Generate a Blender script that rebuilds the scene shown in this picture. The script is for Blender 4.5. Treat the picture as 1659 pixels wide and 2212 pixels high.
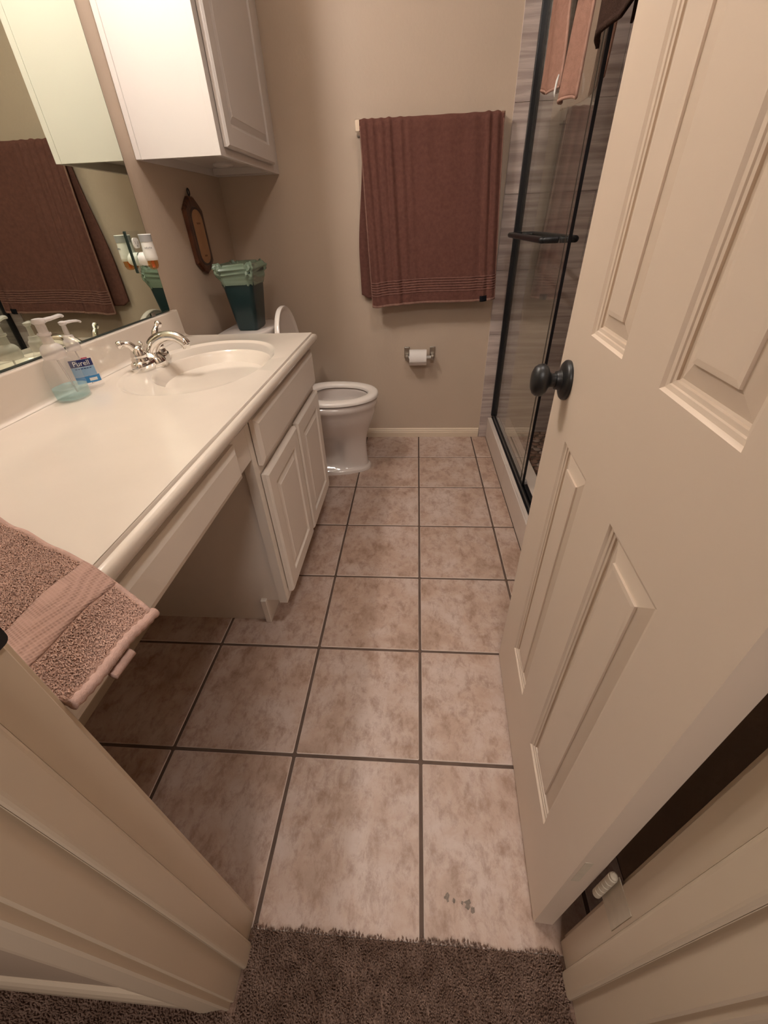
import bpy, bmesh, math, random
from mathutils import Vector, Matrix, noise as mnoise

random.seed(7)
sc = bpy.context.scene
C = sc.collection
for o in list(bpy.data.objects):
    bpy.data.objects.remove(o, do_unlink=True)

# ------------------------------------------------------------------ camera
cam_d = bpy.data.cameras.new('camera')
cam = bpy.data.objects.new('camera', cam_d)
C.objects.link(cam)
cam_d.sensor_fit = 'HORIZONTAL'
cam_d.sensor_width = 36.0
cam_d.lens = 878.066 / 1659 * 36.0
cam_d.clip_start = 0.01
cR = Vector((0.99720948, 0.06635278, -0.03421361))
cU = Vector((-0.01087175, 0.58248136, 0.81277135))
cF = Vector((-0.07385842, 0.81013133, -0.5815773))
cam.matrix_world = Matrix(((cR.x, cU.x, -cF.x, -0.02382217),
                           (cR.y, cU.y, -cF.y, -0.48136406),
                           (cR.z, cU.z, -cF.z, 1.13883333),
                           (0, 0, 0, 1)))
sc.camera = cam

# ------------------------------------------------------------------ world / exposure
w = bpy.data.worlds.new('world')
sc.world = w
w.use_nodes = True
w.node_tree.nodes['Background'].inputs[0].default_value = (1.0, 0.78, 0.6, 1)
w.node_tree.nodes['Background'].inputs[1].default_value = 0.02
sc.view_settings.view_transform = 'Standard'
sc.view_settings.look = 'None'
sc.view_settings.gamma = 1.0
sc.view_settings.use_curve_mapping = False
sc.view_settings.exposure = 0.0
sc.cycles.use_denoising = True
sc.cycles.max_bounces = 9
sc.cycles.transparent_max_bounces = 16

LIGHT_COL = (1.0, 0.925, 0.865)
VANITY_STRENGTH = 230.0       # emission of each globe of the vanity light bar
CEIL_STRENGTH = 66.0          # ceiling fixture of the bathroom
HALL_STRENGTH = 30.0           # ceiling fixture of the room the camera stands in

# room numbers (metres): X right, Y away from the camera, Z up
LW, BW, CEIL = -0.965, 1.951, 2.44
FW0, FW1 = -0.306, -0.421      # bathroom face / hall face of the wall with the door
JL, JR = -0.339, 0.266         # door opening
CURB = 0.424                   # shower curb face
SH_Y0, SH_X1 = 0.43, 1.25      # shower near end wall, shower right wall

# ------------------------------------------------------------------ materials
def hexc(h):
    h = h.lstrip('#')
    c = [int(h[i:i+2], 16) / 255 for i in (0, 2, 4)]
    return tuple((x / 12.92 if x <= 0.04045 else ((x + 0.055) / 1.055) ** 2.4) for x in c)

def new_mat(name):
    m = bpy.data.materials.new(name)
    m.use_nodes = True
    nt = m.node_tree
    return m, nt, nt.nodes['Principled BSDF']

def add(nt, t, **kw):
    n = nt.nodes.new(t)
    for k, v in kw.items():
        setattr(n, k, v)
    return n

def bump_noise(nt, bsdf, scale=(1, 1, 1), freq=200, strength=0.2, dist=0.001, detail=3):
    tc = add(nt, 'ShaderNodeTexCoord'); mp = add(nt, 'ShaderNodeMapping')
    mp.inputs['Scale'].default_value = scale
    nz = add(nt, 'ShaderNodeTexNoise'); nz.inputs['Scale'].default_value = freq; nz.inputs['Detail'].default_value = detail
    bp = add(nt, 'ShaderNodeBump'); bp.inputs['Strength'].default_value = strength; bp.inputs['Distance'].default_value = dist
    nt.links.new(tc.outputs['Object'], mp.inputs[0]); nt.links.new(mp.outputs[0], nz.inputs['Vector'])
    nt.links.new(nz.outputs['Fac'], bp.inputs['Height']); nt.links.new(bp.outputs[0], bsdf.inputs['Normal'])
    return tc, mp, nz

def vary(nt, bsdf, col, amt=0.06, freq=4.0):
    tc = add(nt, 'ShaderNodeTexCoord')
    nz = add(nt, 'ShaderNodeTexNoise'); nz.inputs['Scale'].default_value = freq; nz.inputs['Detail'].default_value = 4
    rp = add(nt, 'ShaderNodeValToRGB')
    rp.color_ramp.elements[0].position = 0.3; rp.color_ramp.elements[1].position = 0.7
    rp.color_ramp.elements[0].color = tuple(c * (1 - amt) for c in col) + (1,)
    rp.color_ramp.elements[1].color = tuple(min(1, c * (1 + amt)) for c in col) + (1,)
    nt.links.new(tc.outputs['Object'], nz.inputs['Vector']); nt.links.new(nz.outputs['Fac'], rp.inputs[0])
    nt.links.new(rp.outputs[0], bsdf.inputs['Base Color'])

def paint(name, col, rough=0.5, metal=0.0, bump=None, amt=0.03, freq=4.0, spec=0.5, coat=0.0):
    m, nt, b = new_mat(name)
    b.inputs['Roughness'].default_value = rough
    b.inputs['Metallic'].default_value = metal
    b.inputs['Specular IOR Level'].default_value = spec
    b.inputs['Coat Weight'].default_value = coat
    b.inputs['Coat Roughness'].default_value = 0.05
    vary(nt, b, col, amt, freq)
    if bump:
        bump_noise(nt, b, **bump)
    return m

M = {}
M['wall'] = paint('wall_paint', (0.50, 0.395, 0.305), 0.55, bump=dict(freq=90, strength=0.35, dist=0.0016, detail=2), amt=0.02)
M['ceiling'] = paint('ceiling_paint', (0.72, 0.66, 0.57), 0.8, bump=dict(freq=120, strength=0.4, dist=0.002))
M['trim'] = paint('trim_paint', (0.66, 0.54, 0.41), 0.35, amt=0.02)
M['door'] = paint('door_paint', (0.72, 0.59, 0.48), 0.42, bump=dict(scale=(1, 12, 90), freq=7, strength=0.10, dist=0.0006, detail=5), amt=0.015)
M['cab'] = paint('cabinet_paint', (0.82, 0.74, 0.66), 0.38, amt=0.02)
M['cab_white'] = paint('wall_cabinet_paint', (0.63, 0.58, 0.545), 0.35, amt=0.015)
M['counter'] = paint('cultured_marble', (0.72, 0.635, 0.55), 0.12, amt=0.02, freq=9, coat=0.3)
M['porcelain'] = paint('porcelain', (0.72, 0.645, 0.595), 0.10, amt=0.01, coat=0.4)
M['seat'] = paint('seat_plastic', (0.76, 0.69, 0.635), 0.18, amt=0.01)
M['chrome'] = paint('chrome', (0.82, 0.80, 0.77), 0.07, 1.0, amt=0.02)
M['nickel'] = paint('satin_nickel', (0.42, 0.38, 0.33), 0.32, 1.0, amt=0.05)
M['black'] = paint('black_metal', (0.010, 0.010, 0.012), 0.35, amt=0.1, spec=0.4)
M['knob'] = paint('black_knob', (0.012, 0.012, 0.013), 0.38, amt=0.1, bump=dict(freq=160, strength=0.08, dist=0.0005))
M['grout'] = paint('dark_grout', (0.115, 0.075, 0.056), 0.9, bump=dict(freq=400, strength=0.4, dist=0.0008), amt=0.2, freq=20)
M['white_plastic'] = paint('white_plastic', (0.80, 0.78, 0.74), 0.3, amt=0.01)
M['grey_plastic'] = paint('grey_plastic', (0.36, 0.36, 0.36), 0.35, amt=0.02)
M['bin'] = paint('dark_teal_plastic', (0.010, 0.030, 0.032), 0.35, amt=0.1, spec=0.4)
M['paper'] = paint('toilet_paper', (0.78, 0.72, 0.68), 0.9, bump=dict(freq=300, strength=0.2, dist=0.0006), amt=0.02)
M['hinge'] = paint('painted_hinge', (0.62, 0.54, 0.43), 0.4, amt=0.05, freq=60)
M['dark_line'] = paint('dark_gap', (0.05, 0.035, 0.025), 0.7, amt=0.1)
M['curb'] = paint('curb_tile', (0.68, 0.585, 0.52), 0.3, amt=0.03, freq=8)
M['blue_ink'] = paint('blue_ink', hexc('#1c2a6c'), 0.4)
M['mid_blue'] = paint('mid_blue_ink', hexc('#3f8fd0'), 0.4)
M['pale_blue'] = paint('pale_blue_ink', hexc('#8fb4d8'), 0.4)
M['white_ink'] = paint('white_ink', (0.85, 0.85, 0.85), 0.4)
M['red_ink'] = paint('red_ink', hexc('#b03060'), 0.4)
M['grey_ink'] = paint('grey_ink', (0.30, 0.30, 0.30), 0.5)
M['brass'] = paint('bronze_plate', (0.44, 0.24, 0.12), 0.42, 0.2, amt=0.08, freq=30)
M['plate_ink'] = paint('plate_lettering', (0.16, 0.07, 0.03), 0.6)
M['label_black'] = paint('black_label', (0.008, 0.008, 0.010), 0.9, spec=0.1)

def towel_mat(name, col, freq=900, dist=0.0022, amt=0.12, vfreq=70):
    m, nt, b = new_mat(name)
    b.inputs['Roughness'].default_value = 1.0
    b.inputs['Specular IOR Level'].default_value = 0.05
    b.inputs['Sheen Weight'].default_value = 0.25
    b.inputs['Sheen Roughness'].default_value = 0.5
    b.inputs['Sheen Tint'].default_value = tuple(min(1, c * 2.0) for c in col) + (1,)
    vary(nt, b, col, amt, vfreq)
    bump_noise(nt, b, freq=freq, strength=0.9, dist=dist, detail=2)
    return m
M['towel'] = towel_mat('brown_terry', (0.140, 0.062, 0.049), freq=520)
M['towel_band'] = towel_mat('brown_flat_weave', (0.215, 0.110, 0.090), freq=900, dist=0.0008)
M['towel_hem'] = towel_mat('brown_hem', (0.25, 0.14, 0.11), freq=900, dist=0.0008)
M['pink'] = towel_mat('pink_terry', (0.46, 0.295, 0.235), freq=420, dist=0.002)
M['pink_hem'] = towel_mat('pink_flat_weave', (0.47, 0.31, 0.26), freq=700, dist=0.0008)
M['cloth'] = towel_mat('salmon_terry', (0.33, 0.185, 0.140), freq=500)
M['cloth_hem'] = towel_mat('salmon_hem', (0.40, 0.24, 0.19), freq=700, dist=0.0008)
M['darktowel'] = towel_mat('dark_terry', (0.045, 0.026, 0.020), freq=400)

# waffle band of the pink towel
m, nt, b = new_mat('waffle_weave'); M['waffle'] = m
b.inputs['Roughness'].default_value = 1.0; b.inputs['Specular IOR Level'].default_value = 0.05
tc = add(nt, 'ShaderNodeTexCoord'); mp = add(nt, 'ShaderNodeMapping'); mp.inputs['Rotation'].default_value = (0, 0, 0.5)
vo = add(nt, 'ShaderNodeTexVoronoi'); vo.inputs['Scale'].default_value = 290; vo.inputs['Randomness'].default_value = 0.0
rp = add(nt, 'ShaderNodeValToRGB'); rp.color_ramp.elements[0].color = (0.29, 0.18, 0.145, 1); rp.color_ramp.elements[1].color = (0.45, 0.29, 0.24, 1)
rp.color_ramp.elements[0].position = 0.1; rp.color_ramp.elements[1].position = 0.6
bp = add(nt, 'ShaderNodeBump'); bp.inputs['Strength'].default_value = 0.8; bp.inputs['Distance'].default_value = 0.0012
nt.links.new(tc.outputs['Object'], mp.inputs[0]); nt.links.new(mp.outputs[0], vo.inputs['Vector'])
nt.links.new(vo.outputs['Distance'], rp.inputs[0]); nt.links.new(rp.outputs[0], b.inputs['Base Color'])
nt.links.new(vo.outputs['Distance'], bp.inputs['Height']); nt.links.new(bp.outputs[0], b.inputs['Normal'])

# floor tile: mottled pink beige stone, different on every tile
m, nt, b = new_mat('floor_tile'); M['tile'] = m
b.inputs['Roughness'].default_value = 0.42
tc = add(nt, 'ShaderNodeTexCoord'); oi = add(nt, 'ShaderNodeObjectInfo')
sh = add(nt, 'ShaderNodeVectorMath', operation='MULTIPLY'); sh.inputs[1].default_value = (37, 53, 19)
va = add(nt, 'ShaderNodeVectorMath', operation='ADD')
nt.links.new(oi.outputs['Random'], sh.inputs[0]); nt.links.new(tc.outputs['Object'], va.inputs[0]); nt.links.new(sh.outputs[0], va.inputs[1])
n1 = add(nt, 'ShaderNodeTexNoise'); n1.inputs['Scale'].default_value = 7; n1.inputs['Detail'].default_value = 9; n1.inputs['Roughness'].default_value = 0.68; n1.inputs['Distortion'].default_value = 0.25
n2 = add(nt, 'ShaderNodeTexNoise'); n2.inputs['Scale'].default_value = 34; n2.inputs['Detail'].default_value = 10; n2.inputs['Roughness'].default_value = 0.76; n2.inputs['Distortion'].default_value = 0.25
mpz = add(nt, 'ShaderNodeMapping'); mpz.inputs['Scale'].default_value = (1.0, 0.62, 1.0); mpz.inputs['Rotation'].default_value = (0, 0, 0.35)
nt.links.new(va.outputs[0], mpz.inputs[0]); nt.links.new(va.outputs[0], n1.inputs['Vector']); nt.links.new(mpz.outputs[0], n2.inputs['Vector'])
r1 = add(nt, 'ShaderNodeValToRGB'); cr = r1.color_ramp
cr.elements[0].position = 0.30; cr.elements[0].color = (0.37, 0.255, 0.195, 1)
cr.elements[1].position = 0.72; cr.elements[1].color = (0.60, 0.49, 0.435, 1)
e = cr.elements.new(0.45); e.color = (0.47, 0.335, 0.265, 1)
e = cr.elements.new(0.58); e.color = (0.545, 0.425, 0.365, 1)
r2 = add(nt, 'ShaderNodeValToRGB'); cr = r2.color_ramp
cr.elements[0].position = 0.34; cr.elements[0].color = (0.50, 0.38, 0.31, 1)
cr.elements[1].position = 0.53; cr.elements[1].color = (1, 1, 1, 1)
mx = add(nt, 'ShaderNodeMix', data_type='RGBA', blend_type='MULTIPLY'); mx.inputs['Factor'].default_value = 0.70
nt.links.new(n1.outputs['Fac'], r1.inputs[0]); nt.links.new(n2.outputs['Fac'], r2.inputs[0])
nt.links.new(r1.outputs[0], mx.inputs['A']); nt.links.new(r2.outputs[0], mx.inputs['B'])
nt.links.new(mx.outputs['Result'], b.inputs['Base Color'])
bp = add(nt, 'ShaderNodeBump'); bp.inputs['Strength'].default_value = 0.25; bp.inputs['Distance'].default_value = 0.0012
nt.links.new(n2.outputs['Fac'], bp.inputs['Height']); nt.links.new(bp.outputs[0], b.inputs['Normal'])

M['tile_edge'] = paint('tile_worn_lit_edge', (0.66, 0.54, 0.47), 0.4, amt=0.1, freq=40)  # paler bevel ring: worn edge plus caught light painted into the colour

# shower wall tile: grey brown porcelain with level streaks
m, nt, b = new_mat('streaked_tile'); M['sh_tile'] = m
b.inputs['Roughness'].default_value = 0.35
tc = add(nt, 'ShaderNodeNewGeometry')
mp = add(nt, 'ShaderNodeMapping'); mp.inputs['Scale'].default_value = (1.6, 1.6, 26)
n1 = add(nt, 'ShaderNodeTexNoise'); n1.inputs['Scale'].default_value = 1.3; n1.inputs['Detail'].default_value = 7; n1.inputs['Roughness'].default_value = 0.6; n1.inputs['Distortion'].default_value = 0.4
nt.links.new(tc.outputs['Position'], mp.inputs[0]); nt.links.new(mp.outputs[0], n1.inputs['Vector'])
r1 = add(nt, 'ShaderNodeValToRGB'); cr = r1.color_ramp
cr.elements[0].position = 0.30; cr.elements[0].color = (0.28, 0.215, 0.19, 1)
cr.elements[1].position = 0.72; cr.elements[1].color = (0.60, 0.51, 0.47, 1)
e = cr.elements.new(0.47); e.color = (0.385, 0.31, 0.28, 1)
e = cr.elements.new(0.55); e.color = (0.485, 0.405, 0.37, 1)
nt.links.new(n1.outputs['Fac'], r1.inputs[0]); nt.links.new(r1.outputs[0], b.inputs['Base Color'])

# pebbles
m, nt, b = new_mat('pebble'); M['pebble'] = m
b.inputs['Roughness'].default_value = 0.45
oi = add(nt, 'ShaderNodeObjectInfo'); r1 = add(nt, 'ShaderNodeValToRGB'); cr = r1.color_ramp
cr.elements[0].color = (0.16, 0.085, 0.055, 1); cr.elements[1].color = (0.34, 0.26, 0.22, 1)
e = cr.elements.new(0.5); e.color = (0.24, 0.14, 0.10, 1)
nt.links.new(oi.outputs['Random'], r1.inputs[0]); nt.links.new(r1.outputs[0], b.inputs['Base Color'])

# mirror
m, nt, b = new_mat('mirror_silver'); M['mirror'] = m
b.inputs['Metallic'].default_value = 1.0; b.inputs['Roughness'].default_value = 0.0
b.inputs['Base Color'].default_value = (0.76, 0.82, 0.70, 1)
m, nt, b = new_mat('mirror_plate'); M['mirror_plate'] = m
b.inputs['Metallic'].default_value = 1.0; b.inputs['Roughness'].default_value = 0.02
b.inputs['Base Color'].default_value = (0.66, 0.73, 0.64, 1)
M['mirror_edge'] = paint('mirror_edge_green', (0.03, 0.045, 0.04), 0.2)

def clear_mat(name, tint, ior=1.5, rough=0.0, haze=0.0, haze_col=(0.8, 0.8, 0.8), refl=1.0):
    m = bpy.data.materials.new(name); m.use_nodes = True; nt = m.node_tree
    nt.nodes.remove(nt.nodes['Principled BSDF'])
    out = nt.nodes['Material Output']
    fr = add(nt, 'ShaderNodeFresnel')          # same reflectance on entering and leaving the thin sheet
    ge = add(nt, 'ShaderNodeNewGeometry'); mr = add(nt, 'ShaderNodeMapRange')
    mr.inputs['To Min'].default_value = ior; mr.inputs['To Max'].default_value = 1.0 / ior
    nt.links.new(ge.outputs['Backfacing'], mr.inputs['Value']); nt.links.new(mr.outputs[0], fr.inputs['IOR'])
    tr = add(nt, 'ShaderNodeBsdfTransparent'); tr.inputs['Color'].default_value = tint + (1,)
    gl = add(nt, 'ShaderNodeBsdfGlossy'); gl.inputs['Roughness'].default_value = rough; gl.inputs['Color'].default_value = (0.95, 0.95, 0.95, 1)
    mix = add(nt, 'ShaderNodeMixShader')
    rm = add(nt, 'ShaderNodeMath', operation='MULTIPLY'); rm.inputs[1].default_value = refl
    nt.links.new(fr.outputs[0], rm.inputs[0]); nt.links.new(rm.outputs[0], mix.inputs[0])
    if haze > 0:
        df = add(nt, 'ShaderNodeBsdfDiffuse'); df.inputs['Color'].default_value = haze_col + (1,)
        m2 = add(nt, 'ShaderNodeMixShader'); m2.inputs[0].default_value = haze
        nt.links.new(tr.outputs[0], m2.inputs[1]); nt.links.new(df.outputs[0], m2.inputs[2])
        nt.links.new(m2.outputs[0], mix.inputs[1])
    else:
        nt.links.new(tr.outputs[0], mix.inputs[1])
    nt.links.new(gl.outputs[0], mix.inputs[2]); nt.links.new(mix.outputs[0], out.inputs['Surface'])
    return m
M['glass'] = clear_mat('shower_glass', (0.94, 0.955, 0.935), 1.5, 0.0, 0.025, (0.75, 0.74, 0.68), 1.4)
M['clear'] = clear_mat('clear_plastic', (0.985, 0.985, 0.985), 1.25, 0.05, 0.06, (0.9, 0.86, 0.84), 0.35)
M['frost'] = clear_mat('milky_plastic', (0.93, 0.91, 0.90), 1.35, 0.2, 0.42, (0.88, 0.83, 0.81), 0.6)
M['liquid'] = clear_mat('pale_teal_soap', (0.80, 0.92, 0.92), 1.25, 0.02, 0.26, (0.66, 0.84, 0.84), 0.5)
M['amber'] = clear_mat('amber_oil_vial', (0.86, 0.60, 0.32), 1.45, 0.02, 0.10, (0.7, 0.35, 0.1))
M['orange'] = paint('orange_wick', (0.80, 0.22, 0.03), 0.4)
M['liner'] = clear_mat('green_bin_liner', (0.55, 0.66, 0.52), 1.45, 0.22, 0.60, (0.29, 0.38, 0.28))

# wood of the plaque
m, nt, b = new_mat('plaque_wood'); M['wood'] = m
b.inputs['Roughness'].default_value = 0.3
tc = add(nt, 'ShaderNodeTexCoord'); mp = add(nt, 'ShaderNodeMapping'); mp.inputs['Scale'].default_value = (8, 60, 8)
n1 = add(nt, 'ShaderNodeTexNoise'); n1.inputs['Scale'].default_value = 2.0; n1.inputs['Detail'].default_value = 5
r1 = add(nt, 'ShaderNodeValToRGB'); r1.color_ramp.elements[0].color = (0.045, 0.014, 0.007, 1); r1.color_ramp.elements[1].color = (0.13, 0.046, 0.020, 1)
r1.color_ramp.elements[0].position = 0.35; r1.color_ramp.elements[1].position = 0.68
nt.links.new(tc.outputs['Object'], mp.inputs[0]); nt.links.new(mp.outputs[0], n1.inputs['Vector']); nt.links.new(n1.outputs['Fac'], r1.inputs[0]); nt.links.new(r1.outputs[0], b.inputs['Base Color'])
M['dark_wood'] = paint('plaque_dark_wood', (0.030, 0.012, 0.008), 0.3, amt=0.2)

m, nt, b = new_mat('carpet_pile'); M['carpet'] = m
b.inputs['Roughness'].default_value = 1.0; b.inputs['Specular IOR Level'].default_value = 0.0
tc = add(nt, 'ShaderNodeTexCoord'); n1 = add(nt, 'ShaderNodeTexNoise'); n1.inputs['Scale'].default_value = 34; n1.inputs['Detail'].default_value = 7
r1 = add(nt, 'ShaderNodeValToRGB'); r1.color_ramp.elements[0].color = (0.14, 0.084, 0.061, 1); r1.color_ramp.elements[1].color = (0.26, 0.172, 0.132, 1)
r1.color_ramp.elements[0].position = 0.3; r1.color_ramp.elements[1].position = 0.7
n2 = add(nt, 'ShaderNodeTexNoise'); n2.inputs['Scale'].default_value = 420; n2.inputs['Detail'].default_value = 2
ma = add(nt, 'ShaderNodeMath', operation='MULTIPLY_ADD'); ma.inputs[1].default_value = 0.9
mb = add(nt, 'ShaderNodeMath', operation='ADD'); mb.inputs[1].default_value = -0.45
nt.links.new(tc.outputs['Object'], n1.inputs['Vector']); nt.links.new(tc.outputs['Object'], n2.inputs['Vector'])
nt.links.new(n2.outputs['Fac'], ma.inputs[0]); nt.links.new(n1.outputs['Fac'], ma.inputs[2]); nt.links.new(ma.outputs[0], mb.inputs[0]); nt.links.new(mb.outputs[0], r1.inputs[0])
nt.links.new(r1.outputs[0], b.inputs['Base Color'])

def emit_mat(name, col, strength):
    m = bpy.data.materials.new(name); m.use_nodes = True; nt = m.node_tree
    nt.nodes.remove(nt.nodes['Principled BSDF'])
    e = add(nt, 'ShaderNodeEmission'); e.inputs['Color'].default_value = col + (1,); e.inputs['Strength'].default_value = strength
    nt.links.new(e.outputs[0], nt.nodes['Material Output'].inputs['Surface'])
    return m

# ------------------------------------------------------------------ mesh helpers
def V(*a): return Vector(a)

def world_of(o):
    m = o.matrix_basis.copy()
    while o.parent is not None:
        o = o.parent; m = o.matrix_basis @ m
    return m

def obj(name, bm, mat, parent=None, smooth=False, local=False, auto=None):
    me = bpy.data.meshes.new(name)
    if parent is not None and not local:
        bm.transform(world_of(parent).inverted())
    bmesh.ops.recalc_face_normals(bm, faces=bm.faces)
    bm.to_mesh(me); bm.free()
    mats = mat if isinstance(mat, (list, tuple)) else [mat]
    for mm in mats: me.materials.append(mm)
    if smooth or auto is not None:
        for p in me.polygons: p.use_smooth = True
    if auto is not None:
        me.set_sharp_from_angle(angle=math.radians(auto))
    o = bpy.data.objects.new(name, me)
    C.objects.link(o)
    if parent is not None: o.parent = parent
    return o

def tag(o, label, cat, group=None):
    o['label'] = label; o['category'] = cat
    if group: o['group'] = group
    return o

def struct(o, label=None):
    o['kind'] = 'structure'
    if label: o['label'] = label
    return o

def thing(name, loc, label, cat, rotz=0.0, group=None):
    o = bpy.data.objects.new(name, None)
    C.objects.link(o)
    o.empty_display_size = 0.05
    o.matrix_world = Matrix.Translation(Vector(loc)) @ Matrix.Rotation(rotz, 4, 'Z')
    tag(o, label, cat, group)
    return o

def box(bm, x0, x1, y0, y1, z0, z1, bev=0.0, seg=2, mi=0):
    vs = [bm.verts.new((x, y, z)) for x in (x0, x1) for y in (y0, y1) for z in (z0, z1)]
    idx = [(0, 1, 3, 2), (4, 6, 7, 5), (0, 4, 5, 1), (2, 3, 7, 6), (0, 2, 6, 4), (1, 5, 7, 3)]
    fs = [bm.faces.new([vs[i] for i in f]) for f in idx]
    for f in fs: f.material_index = mi
    if bev > 0:
        es = list({e for f in fs for e in f.edges})
        bmesh.ops.bevel(bm, geom=es, offset=bev, segments=seg, profile=0.5, affect='EDGES')
    return bm

def B(*a, **k): return box(bmesh.new(), *a, **k)

def loft(bm, rings, closed=True, cap0=False, cap1=False, mi=0):
    R = [[bm.verts.new(p) for p in r] for r in rings]
    n = len(R[0])
    for a, b_ in zip(R[:-1], R[1:]):
        for i in range(n if closed else n - 1):
            j = (i + 1) % n
            try:
                f = bm.faces.new((a[i], a[j], b_[j], b_[i])); f.material_index = mi
            except ValueError: pass
    if cap0: bm.faces.new(list(reversed(R[0]))).material_index = mi
    if cap1: bm.faces.new(R[-1]).material_index = mi
    return R

def circle(c, r, n=24, axis='Z', ry=None, ph=0.0):
    ry = r if ry is None else ry
    out = []
    for i in range(n):
        a = 2 * math.pi * i / n + ph
        u, v = r * math.cos(a), ry * math.sin(a)
        if axis == 'Z': p = (c[0] + u, c[1] + v, c[2])
        elif axis == 'X': p = (c[0], c[1] + u, c[2] + v)
        else: p = (c[0] + v, c[1], c[2] + u)
        out.append(Vector(p))
    return out

def lathe(bm, c, prof, n=32, axis='Z', sx=1.0, sy=1.0, cap0=True, cap1=True, sign=1, mi=0):
    """prof: list of (radius, height)"""
    rings = []
    for r, h in prof:
        r = max(r, 1e-5); h = h * sign
        if axis == 'Z': rings.append([Vector((c[0] + r * sx * math.cos(t), c[1] + r * sy * math.sin(t), c[2] + h)) for t in [2 * math.pi * i / n for i in range(n)]])
        elif axis == 'X': rings.append([Vector((c[0] + h, c[1] + r * sx * math.cos(t), c[2] + r * sy * math.sin(t))) for t in [2 * math.pi * i / n for i in range(n)]])
        else: rings.append([Vector((c[0] + r * sx * math.cos(t), c[1] + h, c[2] + r * sy * math.sin(t))) for t in [2 * math.pi * i / n for i in range(n)]])
    loft(bm, rings, True, cap0, cap1, mi)
    return bm

def catmull(pts, n=8):
    P = [Vector(p) for p in pts]; out = []
    for i in range(len(P) - 1):
        p0 = P[max(i - 1, 0)]; p1 = P[i]; p2 = P[i + 1]; p3 = P[min(i + 2, len(P) - 1)]
        for k in range(n):
            t = k / n
            out.append(0.5 * ((2 * p1) + (p2 - p0) * t + (2 * p0 - 5 * p1 + 4 * p2 - p3) * t * t + (3 * p1 - p0 - 3 * p2 + p3) * t ** 3))
    out.append(P[-1])
    return out

def tube(bm, pts, rad, n=12, cap=True, flat=1.0, mi=0):
    """rad: number or list; flat squeezes the section along the frame's second axis"""
    P = [Vector(p) for p in pts]
    if not isinstance(rad, (list, tuple)): rad = [rad] * len(P)
    rings = []; up = None
    for i, p in enumerate(P):
        t = (P[min(i + 1, len(P) - 1)] - P[max(i - 1, 0)]).normalized()
        if up is None:
            up = Vector((0, 0, 1)) if abs(t.z) < 0.9 else Vector((0, 1, 0))
        a = t.cross(up).normalized(); b_ = a.cross(t).normalized(); up = b_
        rings.append([p + a * rad[i] * math.cos(2 * math.pi * k / n) + b_ * rad[i] * flat * math.sin(2 * math.pi * k / n) for k in range(n)])
    loft(bm, rings, True, cap, cap, mi)
    return bm

def lerp(a, b, t): return a + (b - a) * t
def smooth(a, b, x):
    t = max(0.0, min(1.0, (x - a) / (b - a))); return t * t * (3 - 2 * t)
def interp(tab, x):
    if x <= tab[0][0]: return tab[0][1]
    for (x0, y0), (x1, y1) in zip(tab[:-1], tab[1:]):
        if x <= x1: return lerp(y0, y1, (x - x0) / (x1 - x0))
    return tab[-1][1]

def rrect(x0, x1, y0, y1, r, n=5):
    out = []
    for cx, cy, a0 in ((x1 - r, y1 - r, 0), (x0 + r, y1 - r, 90), (x0 + r, y0 + r, 180), (x1 - r, y0 + r, 270)):
        for k in range(n + 1):
            a = math.radians(a0 + 90 * k / n); out.append((cx + r * math.cos(a), cy + r * math.sin(a)))
    return out

def grid_surface(bm, f, nu, nv, mi=0):
    vs = [[bm.verts.new(f(i / nu, j / nv)) for i in range(nu + 1)] for j in range(nv + 1)]
    for j in range(nv):
        for i in range(nu):
            fc = bm.faces.new((vs[j][i], vs[j][i + 1], vs[j + 1][i + 1], vs[j + 1][i])); fc.material_index = mi
    return vs

def text_mesh(name, body, size, mat, parent, M4, extrude=0.0002, sx=1.0):
    cu = bpy.data.curves.new('lettering', 'FONT'); cu.body = body; cu.size = size; cu.extrude = extrude
    cu.align_x = 'CENTER'; cu.align_y = 'CENTER'; cu.resolution_u = 3
    tmp = bpy.data.objects.new('lettering_source', cu); C.objects.link(tmp)
    dg = bpy.context.evaluated_depsgraph_get()
    me = bpy.data.meshes.new_from_object(tmp.evaluated_get(dg))
    bpy.data.objects.remove(tmp, do_unlink=True); bpy.data.curves.remove(cu)
    me.transform(Matrix.Diagonal((sx, 1, 1, 1))); me.transform(M4)
    if parent is not None:
        me.transform(world_of(parent).inverted())
    me.materials.clear(); me.materials.append(mat)
    me.name = name
    o = bpy.data.objects.new(name, me); C.objects.link(o)
    if parent is not None: o.parent = parent
    return o

def frame_matrix(origin, xdir, ydir):
    x = Vector(xdir).normalized(); y = Vector(ydir); y = (y - x * y.dot(x)).normalized(); z = x.cross(y)
    return Matrix(((x.x, y.x, z.x, origin[0]), (x.y, y.y, z.y, origin[1]), (x.z, y.z, z.z, origin[2]), (0, 0, 0, 1)))

# ================================================================== STRUCTURE
# ---- bathroom floor: grout bed + single tiles
S = 0.333
floor = struct(obj('floor', B(LW - 0.1, CURB + 0.06, -0.328, BW + 0.1, -0.06, -0.0025), M['grout']), 'pink beige stone-look tile floor with dark grout')
G = 0.0043
def tile_mesh(w_, d_):
    bm = bmesh.new(); r = 0.004
    def ring(ins, z): return [Vector((x, y, z)) for x, y in rrect(-w_ / 2 + ins, w_ / 2 - ins, -d_ / 2 + ins, d_ / 2 - ins, 0.003, 2)]
    loft(bm, [ring(0, -0.006), ring(0, -0.0018), ring(0.0008, -0.0005), ring(0.0016, 0.0)], True, False, True)
    me = bpy.data.meshes.new('tile'); bmesh.ops.recalc_face_normals(bm, faces=bm.faces); bm.to_mesh(me); bm.free()
    me.materials.append(M['tile']); me.materials.append(M['tile_edge'])
    for p in me.polygons: p.material_index = 0 if len(p.vertices) > 4 else 1
    return me
tile_cache = {}
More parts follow.
